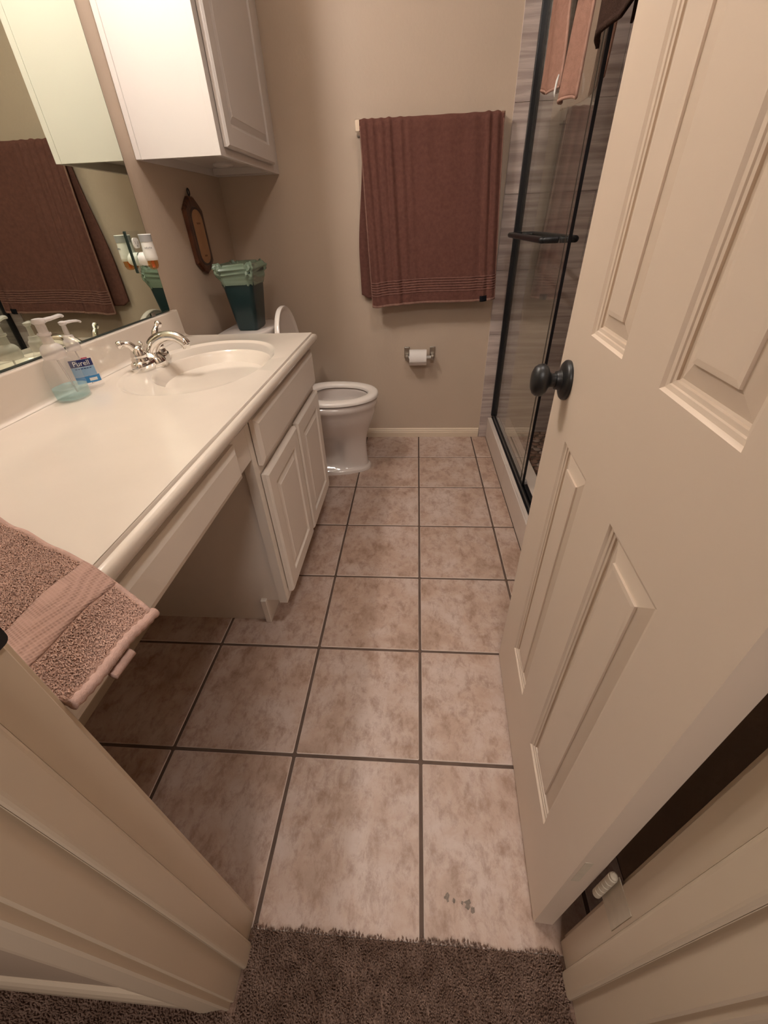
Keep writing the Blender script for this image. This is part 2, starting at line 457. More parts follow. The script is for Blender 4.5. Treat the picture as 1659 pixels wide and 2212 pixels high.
for cx in range(-3, 2):
    for cy in range(-1, 6):
        x0, x1 = max(cx * S + G, LW + 0.002), min((cx + 1) * S - G, CURB - 0.002)
        y0, y1 = max(cy * S + G, -0.326), min((cy + 1) * S - G, BW - 0.003)
        if x1 - x0 < 0.02 or y1 - y0 < 0.02: continue
        k = (round(x1 - x0, 4), round(y1 - y0, 4))
        if k not in tile_cache: tile_cache[k] = tile_mesh(*k)
        t = bpy.data.objects.new('tile', tile_cache[k]); C.objects.link(t)
        t.parent = floor; t.location = ((x0 + x1) / 2, (y0 + y1) / 2, random.uniform(-0.0003, 0.0003))

# grey scuffs on the tile beside the door
M['scuff'] = paint('grey_scuff', (0.20, 0.155, 0.125), 0.7, amt=0.25, freq=200)
rs = random.Random(21)
for (sx_, sy_, sc_) in ((0.0525, -0.256, 0.0085), (0.066, -0.2605, 0.004), (0.094, -0.2645, 0.009), (0.104, -0.272, 0.006), (0.083, -0.262, 0.0035)):
    bm = bmesh.new()
    pts_ = [(sx_ + sc_ * rs.uniform(0.35, 1.0) * math.cos(k * 0.5236), sy_ + 1.2 * sc_ * rs.uniform(0.3, 1.0) * math.sin(k * 0.5236)) for k in range(12)]
    loft(bm, [[Vector((x, y, 0.0002)) for x, y in pts_], [Vector((x, y, 0.0006)) for x, y in pts_]], True, False, True)
    obj('scuff', bm, M['scuff'], floor)

# ---- walls and ceiling
struct(obj('wall_left', B(LW - 0.1, LW, FW1, BW + 0.1, -0.06, CEIL), M['wall']), 'beige textured wall behind the vanity and mirror')
struct(obj('wall_back', B(LW - 0.1, SH_X1 + 0.1, BW, BW + 0.1, -0.06, CEIL), M['wall']), 'beige textured wall behind toilet and bath towel')
struct(obj('wall_right', B(CURB, CURB + 0.11, FW0, SH_Y0 - 0.012, -0.06, CEIL), M['wall']), 'beige wall beside the open door')
bm = bmesh.new()
box(bm, LW - 0.1, JL - 0.018, FW1, FW0, -0.06, CEIL)
box(bm, JR + 0.018, SH_X1 + 0.1, FW1, FW0, -0.06, CEIL)
box(bm, JL - 0.018, JR + 0.018, FW1, FW0, 2.055, CEIL)
struct(obj('wall_front', bm, M['wall']), 'wall with the doorway')
struct(obj('ceiling', B(LW - 0.1, SH_X1 + 0.1, FW1, BW + 0.1, CEIL, CEIL + 0.08), M['ceiling']), 'off-white ceiling')
# the room the camera stands in
bm = bmesh.new()
box(bm, -1.9, LW - 0.1, FW1, FW1 + 0.1, -0.06, CEIL); box(bm, SH_X1 + 0.1, 1.9, FW1, FW1 + 0.1, -0.06, CEIL)
box(bm, -2.0, -1.9, -3.2, FW1 + 0.1, -0.06, CEIL); box(bm, 1.9, 2.0, -3.2, FW1 + 0.1, -0.06, CEIL); box(bm, -2.0, 2.0, -3.3, -3.2, -0.06, CEIL)
struct(obj('wall_hall', bm, M['wall']), 'walls of the carpeted room outside')
struct(obj('ceiling_hall', B(-2.0, 2.0, -3.3, FW1, CEIL, CEIL + 0.08), M['ceiling']), 'ceiling of the carpeted room')
hall_floor = struct(obj('floor_hall', B(-1.95, 1.95, -3.25, -0.3265, -0.06, 0.0), M['carpet']), 'brown carpeted floor outside the doorway')

# carpet pile near the doorway
def carpet_pile():
    bm = bmesh.new(); rnd = random.Random(3)
    x = -1.05
    sp = 0.0036
    nx = int((0.62 + 1.05) / sp); ny = int(0.165 / sp)
    for i in range(nx):
        for j in range(ny):
            px = -1.05 + i * sp + rnd.uniform(-0.002, 0.002)
            edge = -0.3215 + 0.007 * mnoise.noise(Vector((px * 9, 0, 0))) + 0.005 * mnoise.noise(Vector((px * 40, 3, 0)))
            if px < JL + 0.006 or px > JR - 0.006:
                edge = -0.436
            py = edge - j * sp + rnd.uniform(-0.002, 0.002)
            h = rnd.uniform(0.008, 0.0125) * (0.7 if j == 0 else 1); r = 0.0021
            a = rnd.uniform(0, 6.28); lean = Vector((rnd.uniform(-1, 1), rnd.uniform(-1, 1.0), 0)) * 0.0028
            if j == 0: lean.y += 0.001
            base = Vector((px, py, 0.0015))
            q = [base + Vector((r * math.cos(a + k * 2.094), r * math.sin(a + k * 2.094), 0)) for k in range(3)]
            tp = base + lean + Vector((0, 0, h))
            vs = [bm.verts.new(p) for p in q]; t0 = bm.verts.new(tp)
            for k in range(3): bm.faces.new((vs[k], vs[(k + 1) % 3], t0))
    return bm
cp = obj('carpet', carpet_pile(), M['carpet'], smooth=True)
cp['kind'] = 'stuff'; tag(cp, 'short brown carpet pile in front of the tiled floor', 'carpet')

# ---- baseboards
def profile_y(bm, prof, y0, y1):       # prof in (x, z), extruded along y
    loft(bm, [[Vector((x, y0, z)) for x, z in prof], [Vector((x, y1, z)) for x, z in prof]], True, True, True)
def profile_x(bm, prof, x0, x1):       # prof in (y, z)
    loft(bm, [[Vector((x0, y, z)) for y, z in prof], [Vector((x1, y, z)) for y, z in prof]], True, True, True)
def profile_z(bm, prof, z0, z1):       # prof in (x, y)
    loft(bm, [[Vector((x, y, z0)) for x, y in prof], [Vector((x, y, z1)) for x, y in prof]], True, True, True)
bbp = [(0, 0), (-0.011, 0), (-0.011, 0.030), (-0.0095, 0.0325), (-0.0095, 0.040), (-0.0075, 0.043), (-0.0055, 0.052), (-0.003, 0.056), (0, 0.057)]
bm = bmesh.new(); profile_x(bm, [(BW + y, z) for y, z in bbp], LW + 0.001, 0.375)
struct(obj('baseboard_back', bm, M['trim']), 'low cream baseboard under the back wall')
bm = bmesh.new(); profile_y(bm, [(LW - y, z) for y, z in bbp], FW0, 0.44)
struct(obj('baseboard_left', bm, M['trim']), 'cream baseboard in the knee space')
hb = [(0, 0.0), (-0.013, 0.0), (-0.013, 0.045), (-0.010, 0.058), (-0.006, 0.066), (-0.002, 0.070), (0, 0.070)]
bm = bmesh.new(); profile_x(bm, [(FW1 + y, z) for y, z in hb], -1.9, JL - 0.0635)
struct(obj('baseboard_hall', bm, M['trim']), 'cream baseboard on the carpeted side')
bm = bmesh.new(); profile_x(bm, [(FW1 + y, z) for y, z in hb], JR + 0.0635, 1.9)
struct(obj('baseboard_hall_right', bm, M['trim']), 'cream baseboard right of the doorway')

# ---- door frame
def frame_side(name, xj, sgn, label):
    """sgn -1: left side (opening towards +x); +1: right side"""
    root = struct(obj(name, B(min(xj, xj + sgn * 0.018), max(xj, xj + sgn * 0.018), FW1, FW0, 0.0, 2.055, 0.0015, 1), M['trim']), label)
    i = -sgn
    xs = sorted((xj - sgn * -0.0, xj + i * 0.010))
    obj('door_stop', B(xs[0], xs[1], -0.381, -0.345, 0.0, 2.045, 0.006, 4), M['trim'], root)
    # casings: hall side and bathroom side
    o = sgn
    pr = [(0.006, 0), (0.006, -0.008), (0.010, -0.0105), (0.016, -0.0085), (0.022, -0.0095), (0.038, -0.013), (0.048, -0.0155), (0.056, -0.016), (0.062, -0.014), (0.063, 0)]
    bm = bmesh.new(); profile_z(bm, [(xj + o * a, FW1 + y) for a, y in pr], 0.0, 2.11)
    obj('casing', bm, M['trim'], root)
    bm = bmesh.new(); profile_z(bm, [(xj + o * (a + 0.004), FW0 - y) for a, y in pr], 0.0, 2.11)
    obj('casing', bm, M['trim'], root)
    return root
tl = frame_side('trim_1', JL, -1, 'cream painted door jamb and casing left of the doorway')
tr_ = frame_side('trim_2', JR, 1, 'cream painted hinge jamb and casing right of the doorway')
struct(obj('trim_3', B(JL - 0.018, JR + 0.018, FW1, FW0, 2.037, 2.055, 0.001, 1), M['trim']), 'door head jamb')
# black strike plate on the left jamb
bm = bmesh.new()
pl = [(-0.3155 + y, 0.912 + z) for y, z in rrect(-0.0145, 0.0145, -0.029, 0.029, 0.006, 4)]
loft(bm, [[Vector((JL + 0.0002, y, z)) for y, z in pl], [Vector((JL + 0.0018, y, z)) for y, z in pl]], True, True, True)
obj('strike_plate', bm, M['black'], tl)

# ---- the open door
DA = math.radians(-2.9045)
door = struct(bpy.data.objects.new('door_1', None), 'cream six-panel door standing open'); C.objects.link(door)
door.matrix_world = Matrix.Translation((0.219, -0.284, 0.0)) @ Matrix.Rotation(DA, 4, 'Z')
DW, DT, DH, DZ0 = 0.612, 0.0355, 2.032, 0.009
py = [(0.098, 0.244), (0.354, 0.487)]
pz = [(0.212, 0.808), (0.986, 1.60), (1.70, 1.915)]
ys = sorted({0, DW, *[a for p in py for a in p]}); zs = sorted({DZ0, DH, *[a for p in pz for a in p]})
bm = bmesh.new()
def quad(bm, pts): bm.faces.new([bm.verts.new(p) for p in pts])
for x in (0.0, DT):
    for a, b_ in zip(ys[:-1], ys[1:]):
        for c, d in zip(zs[:-1], zs[1:]):
            if (a, b_) in py and (c, d) in pz: continue
            quad(bm, [(x, a, c), (x, b_, c), (x, b_, d), (x, a, d)])
for a, b_ in zip(ys[:-1], ys[1:]):
    quad(bm, [(0, a, DZ0), (DT, a, DZ0), (DT, b_, DZ0), (0, b_, DZ0)]); quad(bm, [(0, a, DH), (DT, a, DH), (DT, b_, DH), (0, b_, DH)])
for c, d in zip(zs[:-1], zs[1:]):
    quad(bm, [(0, 0, c), (DT, 0, c), (DT, 0, d), (0, 0, d)]); quad(bm, [(0, DW, c), (DT, DW, c), (DT, DW, d), (0, DW, d)])
bmesh.ops.remove_doubles(bm, verts=bm.verts, dist=1e-5)
obj('slab', bm, M['door'], door, local=True)
PP = [(0, 0), (0.003, 0.0035), (0.0075, 0.0045), (0.0085, 0.0062), (0.0125, 0.0070), (0.0135, 0.0095), (0.016, 0.0105), (0.018, 0.0100), (0.036, 0.0050), (0.0365, 0.0022), (0.042, 0.0016)]
for (a, b_) in py:
    for (c, d) in pz:
        bm = bmesh.new()
        for side in (0, 1):
            rings = [[Vector((dep if side == 0 else DT - dep, y, z)) for y, z in ((a + i_, c + i_), (b_ - i_, c + i_), (b_ - i_, d - i_), (a + i_, d - i_))] for i_, dep in PP]
            loft(bm, rings, True, False, True)
        obj('panel', bm, M['door'], door, local=True)
# knob set (both sides) and latch plate
KY, KZ = 0.552, 0.896
for sgn, x0 in ((-1, 0.0), (1, DT)):
    bm = bmesh.new()
    lathe(bm, (x0, KY, KZ), [(0.034, 0.0), (0.0345, 0.003), (0.034, 0.006), (0.031, 0.009), (0.024, 0.0115), (0.018, 0.013), (0.0165, 0.016), (0.0155, 0.021)], 40, 'X', sign=sgn, cap0=False)
    rose = obj('knob_rose', bm, M['knob'], door, local=True, auto=40)
    bm = bmesh.new()
    lathe(bm, (x0, KY, KZ), [(0.0125, 0.014), (0.0115, 0.020), (0.0115, 0.028), (0.013, 0.0315), (0.018, 0.034), (0.023, 0.037), (0.0262, 0.042), (0.0268, 0.047), (0.0255, 0.053), (0.022, 0.058), (0.015, 0.0615), (0.006, 0.0628), (0.0005, 0.063)], 40, 'X', sign=sgn, cap0=False, sx=0.86, sy=1.08)
    obj('door_knob', bm, M['knob'], door, local=True, smooth=True)
obj('latch_plate', B(DT / 2 - 0.0125, DT / 2 + 0.0125, DW - 0.001, DW + 0.0012, KZ - 0.028, KZ + 0.028), M['black'], door, local=True)
# hinges: painted over, three knuckled barrels with leaves on door edge and jamb
Dinv = door.matrix_world.inverted()
for hz in (0.343, 1.02, 1.74):
    h = bpy.data.objects.new('hinge', None); C.objects.link(h); h.parent = door
    kl = Dinv @ Vector((0.2585, -0.2975, hz))
    h.matrix_local = Matrix.Translation(kl) @ Matrix.Rotation(-DA, 4, 'Z')
    bm = bmesh.new()
    zc = -0.044
    for k, hl in enumerate((0.018, 0.0165, 0.0175, 0.0165, 0.0175)):
        lathe(bm, (0, 0, zc), [(0.0052, 0.0), (0.0062, 0.0009), (0.0062, hl - 0.0018), (0.0052, hl - 0.0009)], 16)
        zc += hl
    lathe(bm, (0, 0, 0.042), [(0.005, 0), (0.0052, 0.004), (0.003, 0.006)], 12); lathe(bm, (0, 0, -0.049), [(0.003, 0), (0.005, 0.002), (0.005, 0.005)], 12)
    obj('knuckle', bm, M['hinge'], h, local=True, auto=40)
    obj('leaf', B(-0.034, -0.002, 0.0126, 0.0150, -0.045, 0.045, 0.0004, 1), M['hinge'], h, local=True)
    obj('leaf', B(0.0068, 0.0080, -0.040, 0.000, -0.045, 0.045, 0.0004, 1), M['hinge'], h, local=True)

# ================================================================== SHOWER
# back / right / near walls of large streaked tiles
def tiled_wall(name, label, axis, plane, depth, u0, u1, z0, z1, tw=0.61, th=0.305, off=0.0):
    """axis 'Y': wall plane y=plane with tiles standing out towards -depth; axis 'X' likewise."""
    if axis == 'Y': bm = B(u0, u1, min(plane, plane - depth * 0.6), max(plane, plane - depth * 0.6), z0, z1)
    else: bm = B(min(plane, plane - depth * 0.6), max(plane, plane - depth * 0.6), u0, u1, z0, z1)
    root = struct(obj(name, bm, M['curb']), label)
    z = z0; r = 0
    while z < z1 - 0.01:
        zz = min(z + th, z1)
        u = u0 - off * (r % 2)
        while u < u1 - 0.005:
            a, b_ = max(u, u0), min(u + tw, u1)
            if b_ - a > 0.01:
                g = 0.0006
                lo, hi = sorted((plane, plane - depth))
                bm = bmesh.new()
                if axis == 'Y': box(bm, a + g, b_ - g, lo, hi, z + g, zz - g, 0.0008, 1)
                else: box(bm, lo, hi, a + g, b_ - g, z + g, zz - g, 0.0008, 1)
                obj('tile', bm, M['sh_tile'], root)
            u += tw
        z = zz; r += 1
    return root
tiled_wall('wall_shower_back', 'grey brown streaked tile on the back wall of the shower', 'Y', BW, 0.011, 0.378, SH_X1, 0.0, 2.2, off=0.2)
tiled_wall('wall_shower_right', 'grey brown streaked tile on the far right wall of the shower', 'X', SH_X1, 0.011, SH_Y0, BW - 0.011, 0.0, 2.2)
struct(obj('wall_shower_side', B(SH_X1, SH_X1 + 0.1, FW0, BW, -0.06, CEIL), M['wall']), 'outer wall behind the shower')
tiled_wall('wall_shower_front', 'grey brown streaked tile at the near end of the shower', 'Y', SH_Y0 - 0.0115, -0.011, CURB + 0.11, SH_X1 - 0.012, 0.0, 2.2)
struct(obj('wall_shower_end', B(CURB + 0.11, SH_X1, SH_Y0 - 0.11, SH_Y0 - 0.012, -0.06, CEIL), M['wall']), 'partition at the near end of the shower')
# pebble floor
pf = struct(obj('floor_shower', B(0.556, SH_X1 - 0.012, SH_Y0, BW - 0.012, 0.0, 0.034), M['grout']), 'brown pebble shower floor')
peb = []
for k in range(6):
    bm = bmesh.new(); rr = random.Random(k)
    ell = [(0.0, 0.3), (0.75, 0.16), (1.0, 0.0), ]
    n = 10; ph = rr.uniform(0, 6)
    def rad(t): return 1 + 0.12 * math.sin(2 * t + ph) + 0.07 * math.sin(3 * t + 2 * ph)
    def rg(s_, z): return [Vector((0.023 * s_ * rad(2 * math.pi * i / n) * math.cos(2 * math.pi * i / n), 0.017 * s_ * rad(2 * math.pi * i / n) * math.sin(2 * math.pi * i / n), z)) for i in range(n)]
    loft(bm, [rg(1.0, 0.0), rg(0.95, 0.003), rg(0.6, 0.0055)], True, False, True)
    me = bpy.data.meshes.new('pebble'); bmesh.ops.recalc_face_normals(bm, faces=bm.faces); bm.to_mesh(me); bm.free(); me.materials.append(M['pebble'])
    for p in me.polygons: p.use_smooth = True
    peb.append(me)
rest = bmesh.new()
rnd = random.Random(11)
npeb = 0
yy = BW - 0.035; row = 0
while yy > SH_Y0 + 0.03:
    xx = 0.585 + (0.024 if row % 2 else 0)
    while xx < SH_X1 - 0.04:
        loc = (xx + rnd.uniform(-0.006, 0.006), yy + rnd.uniform(-0.004, 0.004), 0.034)
        rot = Matrix.Rotation(rnd.uniform(-0.6, 0.6), 4, 'Z')
        if yy > 1.1 and xx < 0.93 and npeb < 290:
            p = bpy.data.objects.new('pebble', peb[rnd.randrange(6)]); C.objects.link(p); p.parent = pf
            p.matrix_local = Matrix.Translation(loc) @ rot; npeb += 1
        else:
            tmp = bmesh.new(); tmp.from_mesh(peb[rnd.randrange(6)]); tmp.transform(Matrix.Translation(loc) @ rot)
            me = bpy.data.meshes.new('x'); tmp.to_mesh(me); tmp.free(); rest.from_mesh(me); bpy.data.meshes.remove(me)
        xx += 0.048
    yy -= 0.037; row += 1
ro = obj('pebbles', rest, M['pebble'], pf, smooth=True); ro['kind'] = 'stuff'

# curb with face and top tiles
curb = thing('shower_curb', (0.49, 1.2, 0.0), 'pale tiled curb along the foot of the glass shower', 'shower curb')
obj('core', B(CURB + 0.008, 0.548, SH_Y0 - 0.005, BW - 0.0115, 0.0, 0.120), M['curb'], curb)
yt = BW - 0.012
while yt > SH_Y0:
    y0 = max(yt - 0.60, SH_Y0 - 0.005)
    obj('face_tile', B(CURB, CURB + 0.008, y0 + 0.0008, yt - 0.0008, 0.0005, 0.130, 0.0015, 2), M['curb'], curb)
    obj('top_tile', B(CURB + 0.0085, 0.548, y0 + 0.0008, yt - 0.0008, 0.120, 0.130, 0.001, 1), M['curb'], curb)
    obj('inner_tile', B(0.548, 0.555, y0 + 0.0008, yt - 0.0008, 0.034, 0.129, 0.001, 1), M['curb'], curb)
    yt = y0
# glass enclosure
enc = thing('shower_enclosure', (0.476, 1.2, 0.130), 'black framed clear glass shower door with horizontal pull handle', 'shower door')
GX0, GX1, GE = 0.458, 0.466, 1.115
bm = bmesh.new()
box(bm, 0.446, 0.494, SH_Y0, BW - 0.012, 0.130, 0.134, 0.0008, 1)
box(bm, 0.468, 0.472, SH_Y0, BW - 0.012, 0.130, 0.152, 0.0008, 1); box(bm, 0.452, 0.4575, SH_Y0, BW - 0.012, 0.130, 0.156, 0.0008, 1)
obj('bottom_track', bm, M['black'], enc)
obj('wall_channel', B(0.4405, 0.4675, BW - 0.030, BW - 0.0115, 0.147, 1.93, 0.002, 2), M['black'], enc)
obj('wall_channel', B(0.4405, 0.4675, SH_Y0 + 0.001, SH_Y0 + 0.02, 0.150, 1.93, 0.002, 2), M['black'], enc)
obj('header_rail', B(0.440, 0.486, SH_Y0 + 0.001, BW - 0.0115, 1.93, 1.975, 0.003, 2), M['black'], enc)
obj('glass_panel', B(GX0, GX1, GE, BW - 0.031, 0.150, 1.93), M['glass'], enc)
obj('edge_seal', B(GX0 - 0.001, GX1 + 0.001, GE - 0.004, GE - 0.0002, 0.150, 1.93), M['black'], enc)
obj('seal_lip', B(GX0 - 0.0020, GX0 - 0.0004, GE + 0.027, GE + 0.0305, 0.160, 1.93), M['dark_line'], enc)
obj('guide_block', B(0.474, 0.490, GE + 0.03, GE + 0.055, 0.1345, 0.152, 0.002, 1), M['frost'], enc)
# pull handle: one level loop outside and inside the glass
hz = 1.067; ya, yb = 1.232, 1.838
bm = bmesh.new()
loopo = catmull([(GX0, ya, hz), (0.430, ya, hz), (0.411, ya + 0.010, hz), (0.405, ya + 0.030, hz), (0.405, (ya + yb) / 2, hz), (0.405, yb - 0.030, hz), (0.411, yb - 0.010, hz), (0.430, yb, hz), (GX0, yb, hz)], 6)
tube(bm, loopo, 0.0105, 14)
hd = obj('pull_handle', bm, M['black'], enc, smooth=True)
bm = bmesh.new()
tube(bm, [(2 * 0.462 - p.x, p.y, p.z) for p in loopo], 0.0105, 14)
obj('pull_handle', bm, M['black'], enc, smooth=True)

# salmon hand towel hung over the header rail
def drape(name, label, cat, xo, xi, y0, y1, ztop, zfo, zfi, mat, hem, foldamp, seed, tip=0.0, narrow=0.30):
    root_loc = ((xo + xi) / 2, (y0 + y1) / 2, ztop)
    root = thing(name, root_loc, label, cat)
    xm = (xo + xi) / 2; rr = abs(xi - xo) / 2
    Lf, Lb = ztop - zfo, ztop - zfi; arc = math.pi * rr; T = Lf + arc + Lb
    def f(u, v):
        d = v * T
        if d < Lf: z = zfo + d; x = xo; dn = 1 - d / Lf
        elif d < Lf + arc:
            a = (d - Lf) / arc * math.pi; x = xm + (xo - xm) * math.cos(a); z = ztop + rr * math.sin(a); dn = 0
        else: z = ztop - (d - Lf - arc); x = xi; dn = (d - Lf - arc) / Lb
        amp = foldamp * smooth(0, 0.8, dn)
        sgn = 1 if xo < xi else -1
        side = -1 if d < Lf + arc / 2 else 1
        fold = math.cos((u - 0.2 - 0.05 * math.sin(v * 5)) * 10.5) * 0.9 + math.sin(u * 19 + seed * 2 + v * 2) * 0.2 - 1.2 * math.exp(-((u - 0.52) / 0.09) ** 2)
        x += side * sgn * amp * max(0.05, 0.55 + 0.6 * fold)
        yc = lerp(y0, y1, u); ym = (y0 + y1) / 2
        y = ym + (yc - ym) * (1 - narrow * dn * (1 if side < 0 else 0.5)) + 0.012 * math.sin(v * 9 + seed)
        z += (tip * dn * (u - 0.5)) if side < 0 else 0.03 * dn * math.cos(u * 8)
        return Vector((x, y, z))
    bm = bmesh.new(); grid_surface(bm, f, 48, 90)
    o = obj('sheet', bm, mat, root, smooth=True)
    s = o.modifiers.new('thick', 'SOLIDIFY'); s.thickness = 0.006; s.offset = 0
    bm = bmesh.new()
    def band(u, v): 
        p = f(u, v * 0.012 + 0.0); return p
    grid_surface(bm, band, 48, 2)
    o = obj('hem', bm, hem, root, smooth=True); s = o.modifiers.new('thick', 'SOLIDIFY'); s.thickness = 0.0085; s.offset = 0
    return root, f
cl = thing('hand_towel', (0.463, 1.42, 1.98), 'salmon hand towel draped over the top of the shower glass', 'towel')
def flap(name, tab, x0, zb0, zb1, bulge, seed, hem=True):
    """tab: rows of (z, near y, far y); zb0/zb1 bottom height at near / far corner"""
    def f(u, v):
        zbt = lerp(zb0, zb1, u) + 0.006 * math.sin(u * 7 + seed)
        z = lerp(1.985, zbt, v)
        y0_ = interp([(-r[0], r[1]) for r in tab], -z); y1_ = interp([(-r[0], r[2]) for r in tab], -z)
        wv = bulge * (0.35 + 0.65 * v) * (math.sin(math.pi * u) ** 0.8 + 0.30 * math.sin(u * 11 + seed + v * 3))
        return Vector((x0 - wv - 0.006 * v, lerp(y0_, y1_, u) + 0.004 * math.sin(v * 11 + seed), z))
    bm = bmesh.new(); grid_surface(bm, f, 30, 60)
    o = obj(name, bm, M['cloth'], cl, smooth=True); md = o.modifiers.new('thick', 'SOLIDIFY'); md.thickness = 0.006; md.offset = 0
    if hem:
        for pts_ in ([f(k / 30, 1.0) for k in range(31)], [f(0, k / 60) for k in range(61)], [f(1, k / 60) for k in range(61)]):
            bm = bmesh.new(); tube(bm, pts_, 0.0042, 8)
            obj('hem', bm, M['cloth_hem'], o, smooth=True)
    return o
flap('flap', [(2.0, 1.13, 1.275), (1.6, 1.15, 1.285), (1.42, 1.195, 1.325), (1.3, 1.21, 1.33)], 0.430, 1.405, 1.425, 0.026, 0.5)
flap('flap', [(2.0, 1.50, 1.68), (1.65, 1.49, 1.675), (1.56, 1.465, 1.66), (1.45, 1.45, 1.66), (1.3, 1.45, 1.65)], 0.440, 1.475, 1.50, 0.020, 2.4)
flap('inner_flap', [(2.0, 1.15, 1.66), (1.3, 1.2, 1.62)], 0.500, 1.44, 1.44, -0.012, 1.1, False)
bm = bmesh.new()
grid_surface(bm, lambda u, v: Vector((0.465 - 0.034 * math.cos(v * math.pi), lerp(1.15, 1.66, u), 1.984 + 0.014 * math.sin(v * math.pi))), 24, 12)
o = obj('fold', bm, M['cloth'], cl, smooth=True); md = o.modifiers.new('thick', 'SOLIDIFY'); md.thickness = 0.006; md.offset = 0
bm = bmesh.new()
tube(bm, [(0.428, 1.445, 1.505), (0.424, 1.443, 1.49), (0.421, 1.440, 1.462), (0.422, 1.438, 1.452)], [0.002, 0.0035, 0.003, 0.001], 8, flat=0.4)
obj('care_tag', bm, M['white_plastic'], cl, smooth=True)
drape('bath_towel', 'dark towel bunched over the shower rail beside the salmon one', 'towel', 0.436, 0.496, 0.76, 1.095, 1.984, 1.505, 1.52, M['darktowel'], M['darktowel'], 0.022, 2.2, tip=-0.05, narrow=0.06)

# ================================================================== VANITY
van = thing('vanity_cabinet', (-0.7, 0.8, 0.0), 'cream painted vanity cabinet with two doors and an open knee space', 'cabinet')
CY0, CY1 = 0.443, 1.165
bm = bmesh.new(); profile_y(bm, [(LW + 0.002, 0.0), (-0.541, 0.0), (-0.541, 0.10), (-0.476, 0.10), (-0.476, 0.752), (LW + 0.002, 0.752)], CY0, CY0 + 0.016)
obj('side_panel', bm, M['cab'], van)
bm = bmesh.new(); profile_y(bm, [(LW + 0.002, 0.0), (-0.541, 0.0), (-0.541, 0.10), (-0.476, 0.10), (-0.476, 0.752), (LW + 0.002, 0.752)], CY1 - 0.016, CY1)
obj('side_panel', bm, M['cab'], van)
obj('bottom_shelf', B(LW + 0.003, -0.477, CY0 + 0.017, CY1 - 0.017, 0.10, 0.116), M['cab'], van)
obj('toe_kick', B(-0.5405, -0.521, CY0 - 0.014, CY1, 0.0, 0.108, 0.0015, 1), M['cab'], van)
bm = bmesh.new(); FX0, FX1 = -0.4755, -0.448
box(bm, FX0, FX1, CY0 - 0.008, CY0 + 0.034, 0.098, 0.754); box(bm, FX0, FX1, CY1 - 0.04, CY1, 0.098, 0.754)
box(bm, FX0, FX1, 0.776, 0.814, 0.14, 0.60)
box(bm, FX0 + 0.0002, FX1 - 0.0003, CY0 + 0.034, CY1 - 0.04, 0.098, 0.14); box(bm, FX0 + 0.0002, FX1 - 0.0003, CY0 + 0.034, CY1 - 0.04, 0.57, 0.62); box(bm, FX0 + 0.0002, FX1 - 0.0003, CY0 + 0.034, CY1 - 0.04, 0.735, 0.754)
obj('face_frame', bm, M['cab'], van)
def raised_front(name, y0, y1, z0, z1, x0, x1, root, mat, panel=True, bevel=0.006, inset=0.052, face=1):
    """cabinet door or drawer front facing +x; nested outlines from back to raised field"""
    if panel:
        prof = [(0, x0), (0, x1 - bevel), (bevel, x1), (inset, x1), (inset + 0.004, x1 - 0.006), (inset + 0.010, x1 - 0.0075), (inset + 0.028, x1 - 0.002), (inset + 0.030, x1 - 0.0005)]
    else:
        prof = [(0, x0), (0, x1 - bevel * 1.2), (0.0015, x1 - bevel), (0.016, x1)]
    bm = bmesh.new()
    rings = [[Vector((x, y, z)) for y, z in ((y0 + i, z0 + i), (y1 - i, z0 + i), (y1 - i, z1 - i), (y0 + i, z1 - i))] for i, x in prof]
    loft(bm, rings, True, True, True)
    return obj(name, bm, mat, root)
raised_front('door', 0.462, 0.788, 0.128, 0.583, -0.4450, -0.4260, van, M['cab'])
raised_front('door', 0.808, 1.148, 0.128, 0.583, -0.4450, -0.4260, van, M['cab'])
raised_front('drawer_front', 0.462, 1.150, 0.612, 0.742, -0.4450, -0.4260, van, M['cab'], panel=False)
obj('apron', B(FX0 + 0.006, FX1 - 0.0005, FW0 + 0.001, CY0 - 0.0085, 0.645, 0.754), M['cab'], van)
raised_front('drawer_front', FW0 + 0.02, 0.330, 0.652, 0.740, -0.4455, -0.4265, van, M['cab'], panel=False)
obj('corner_cleat', B(LW + 0.002, -0.49, FW0 + 0.001, FW0 + 0.02, 0.60, 0.754), M['cab'], van)

# ---- countertop with moulded basin
top = thing('countertop', (-0.69, 0.45, 0.755), 'glossy cream moulded vanity top with oval sink basin and backsplash', 'countertop')
ZT = 0.795
TX0, TX1, TY0, TY1 = -0.9635, -0.432, FW0 + 0.001, 1.195
bc = (-0.649, 0.775); bsx, bsy = 0.163, 0.198
rc = (-0.690, 0.795); rsx, rsy = 0.208, 0.300
N = 120
def ell(c, sx, sy, z, e=2.0):
    out = []
    for i in range(N):
        t = 2 * math.pi * i / N; ct, st = math.cos(t), math.sin(t)
        x = math.copysign(abs(ct) ** (2 / e), ct) * sx; y = math.copysign(abs(st) ** (2 / e), st) * sy
        out.append(Vector((c[0] + x, c[1] + y, z)))
    return out
def mixr(a, b, t): return [p.lerp(q, t) for p, q in zip(a, b)]
bm = bmesh.new()
rings = []
dc = (-0.665, 0.772)
for s_, d_ in [(q_, 0.118 * (1 - q_ * q_) + 0.008) for q_ in (0.10, 0.25, 0.4, 0.52, 0.64, 0.74, 0.82, 0.89, 0.94, 0.975)]:
    c = (lerp(dc[0], bc[0], s_), lerp(dc[1], bc[1], s_))
    rings.append(ell(c, bsx * s_, bsy * s_, ZT - 0.006 - d_))
rings.append(ell(bc, bsx * 1.004, bsy * 1.004, ZT - 0.006 - 0.008))
rings.append(ell(bc, bsx * 1.022, bsy * 1.018, ZT - 0.006 - 0.0035))
rings.append(ell(bc, bsx * 1.05, bsy * 1.04, ZT - 0.0062))
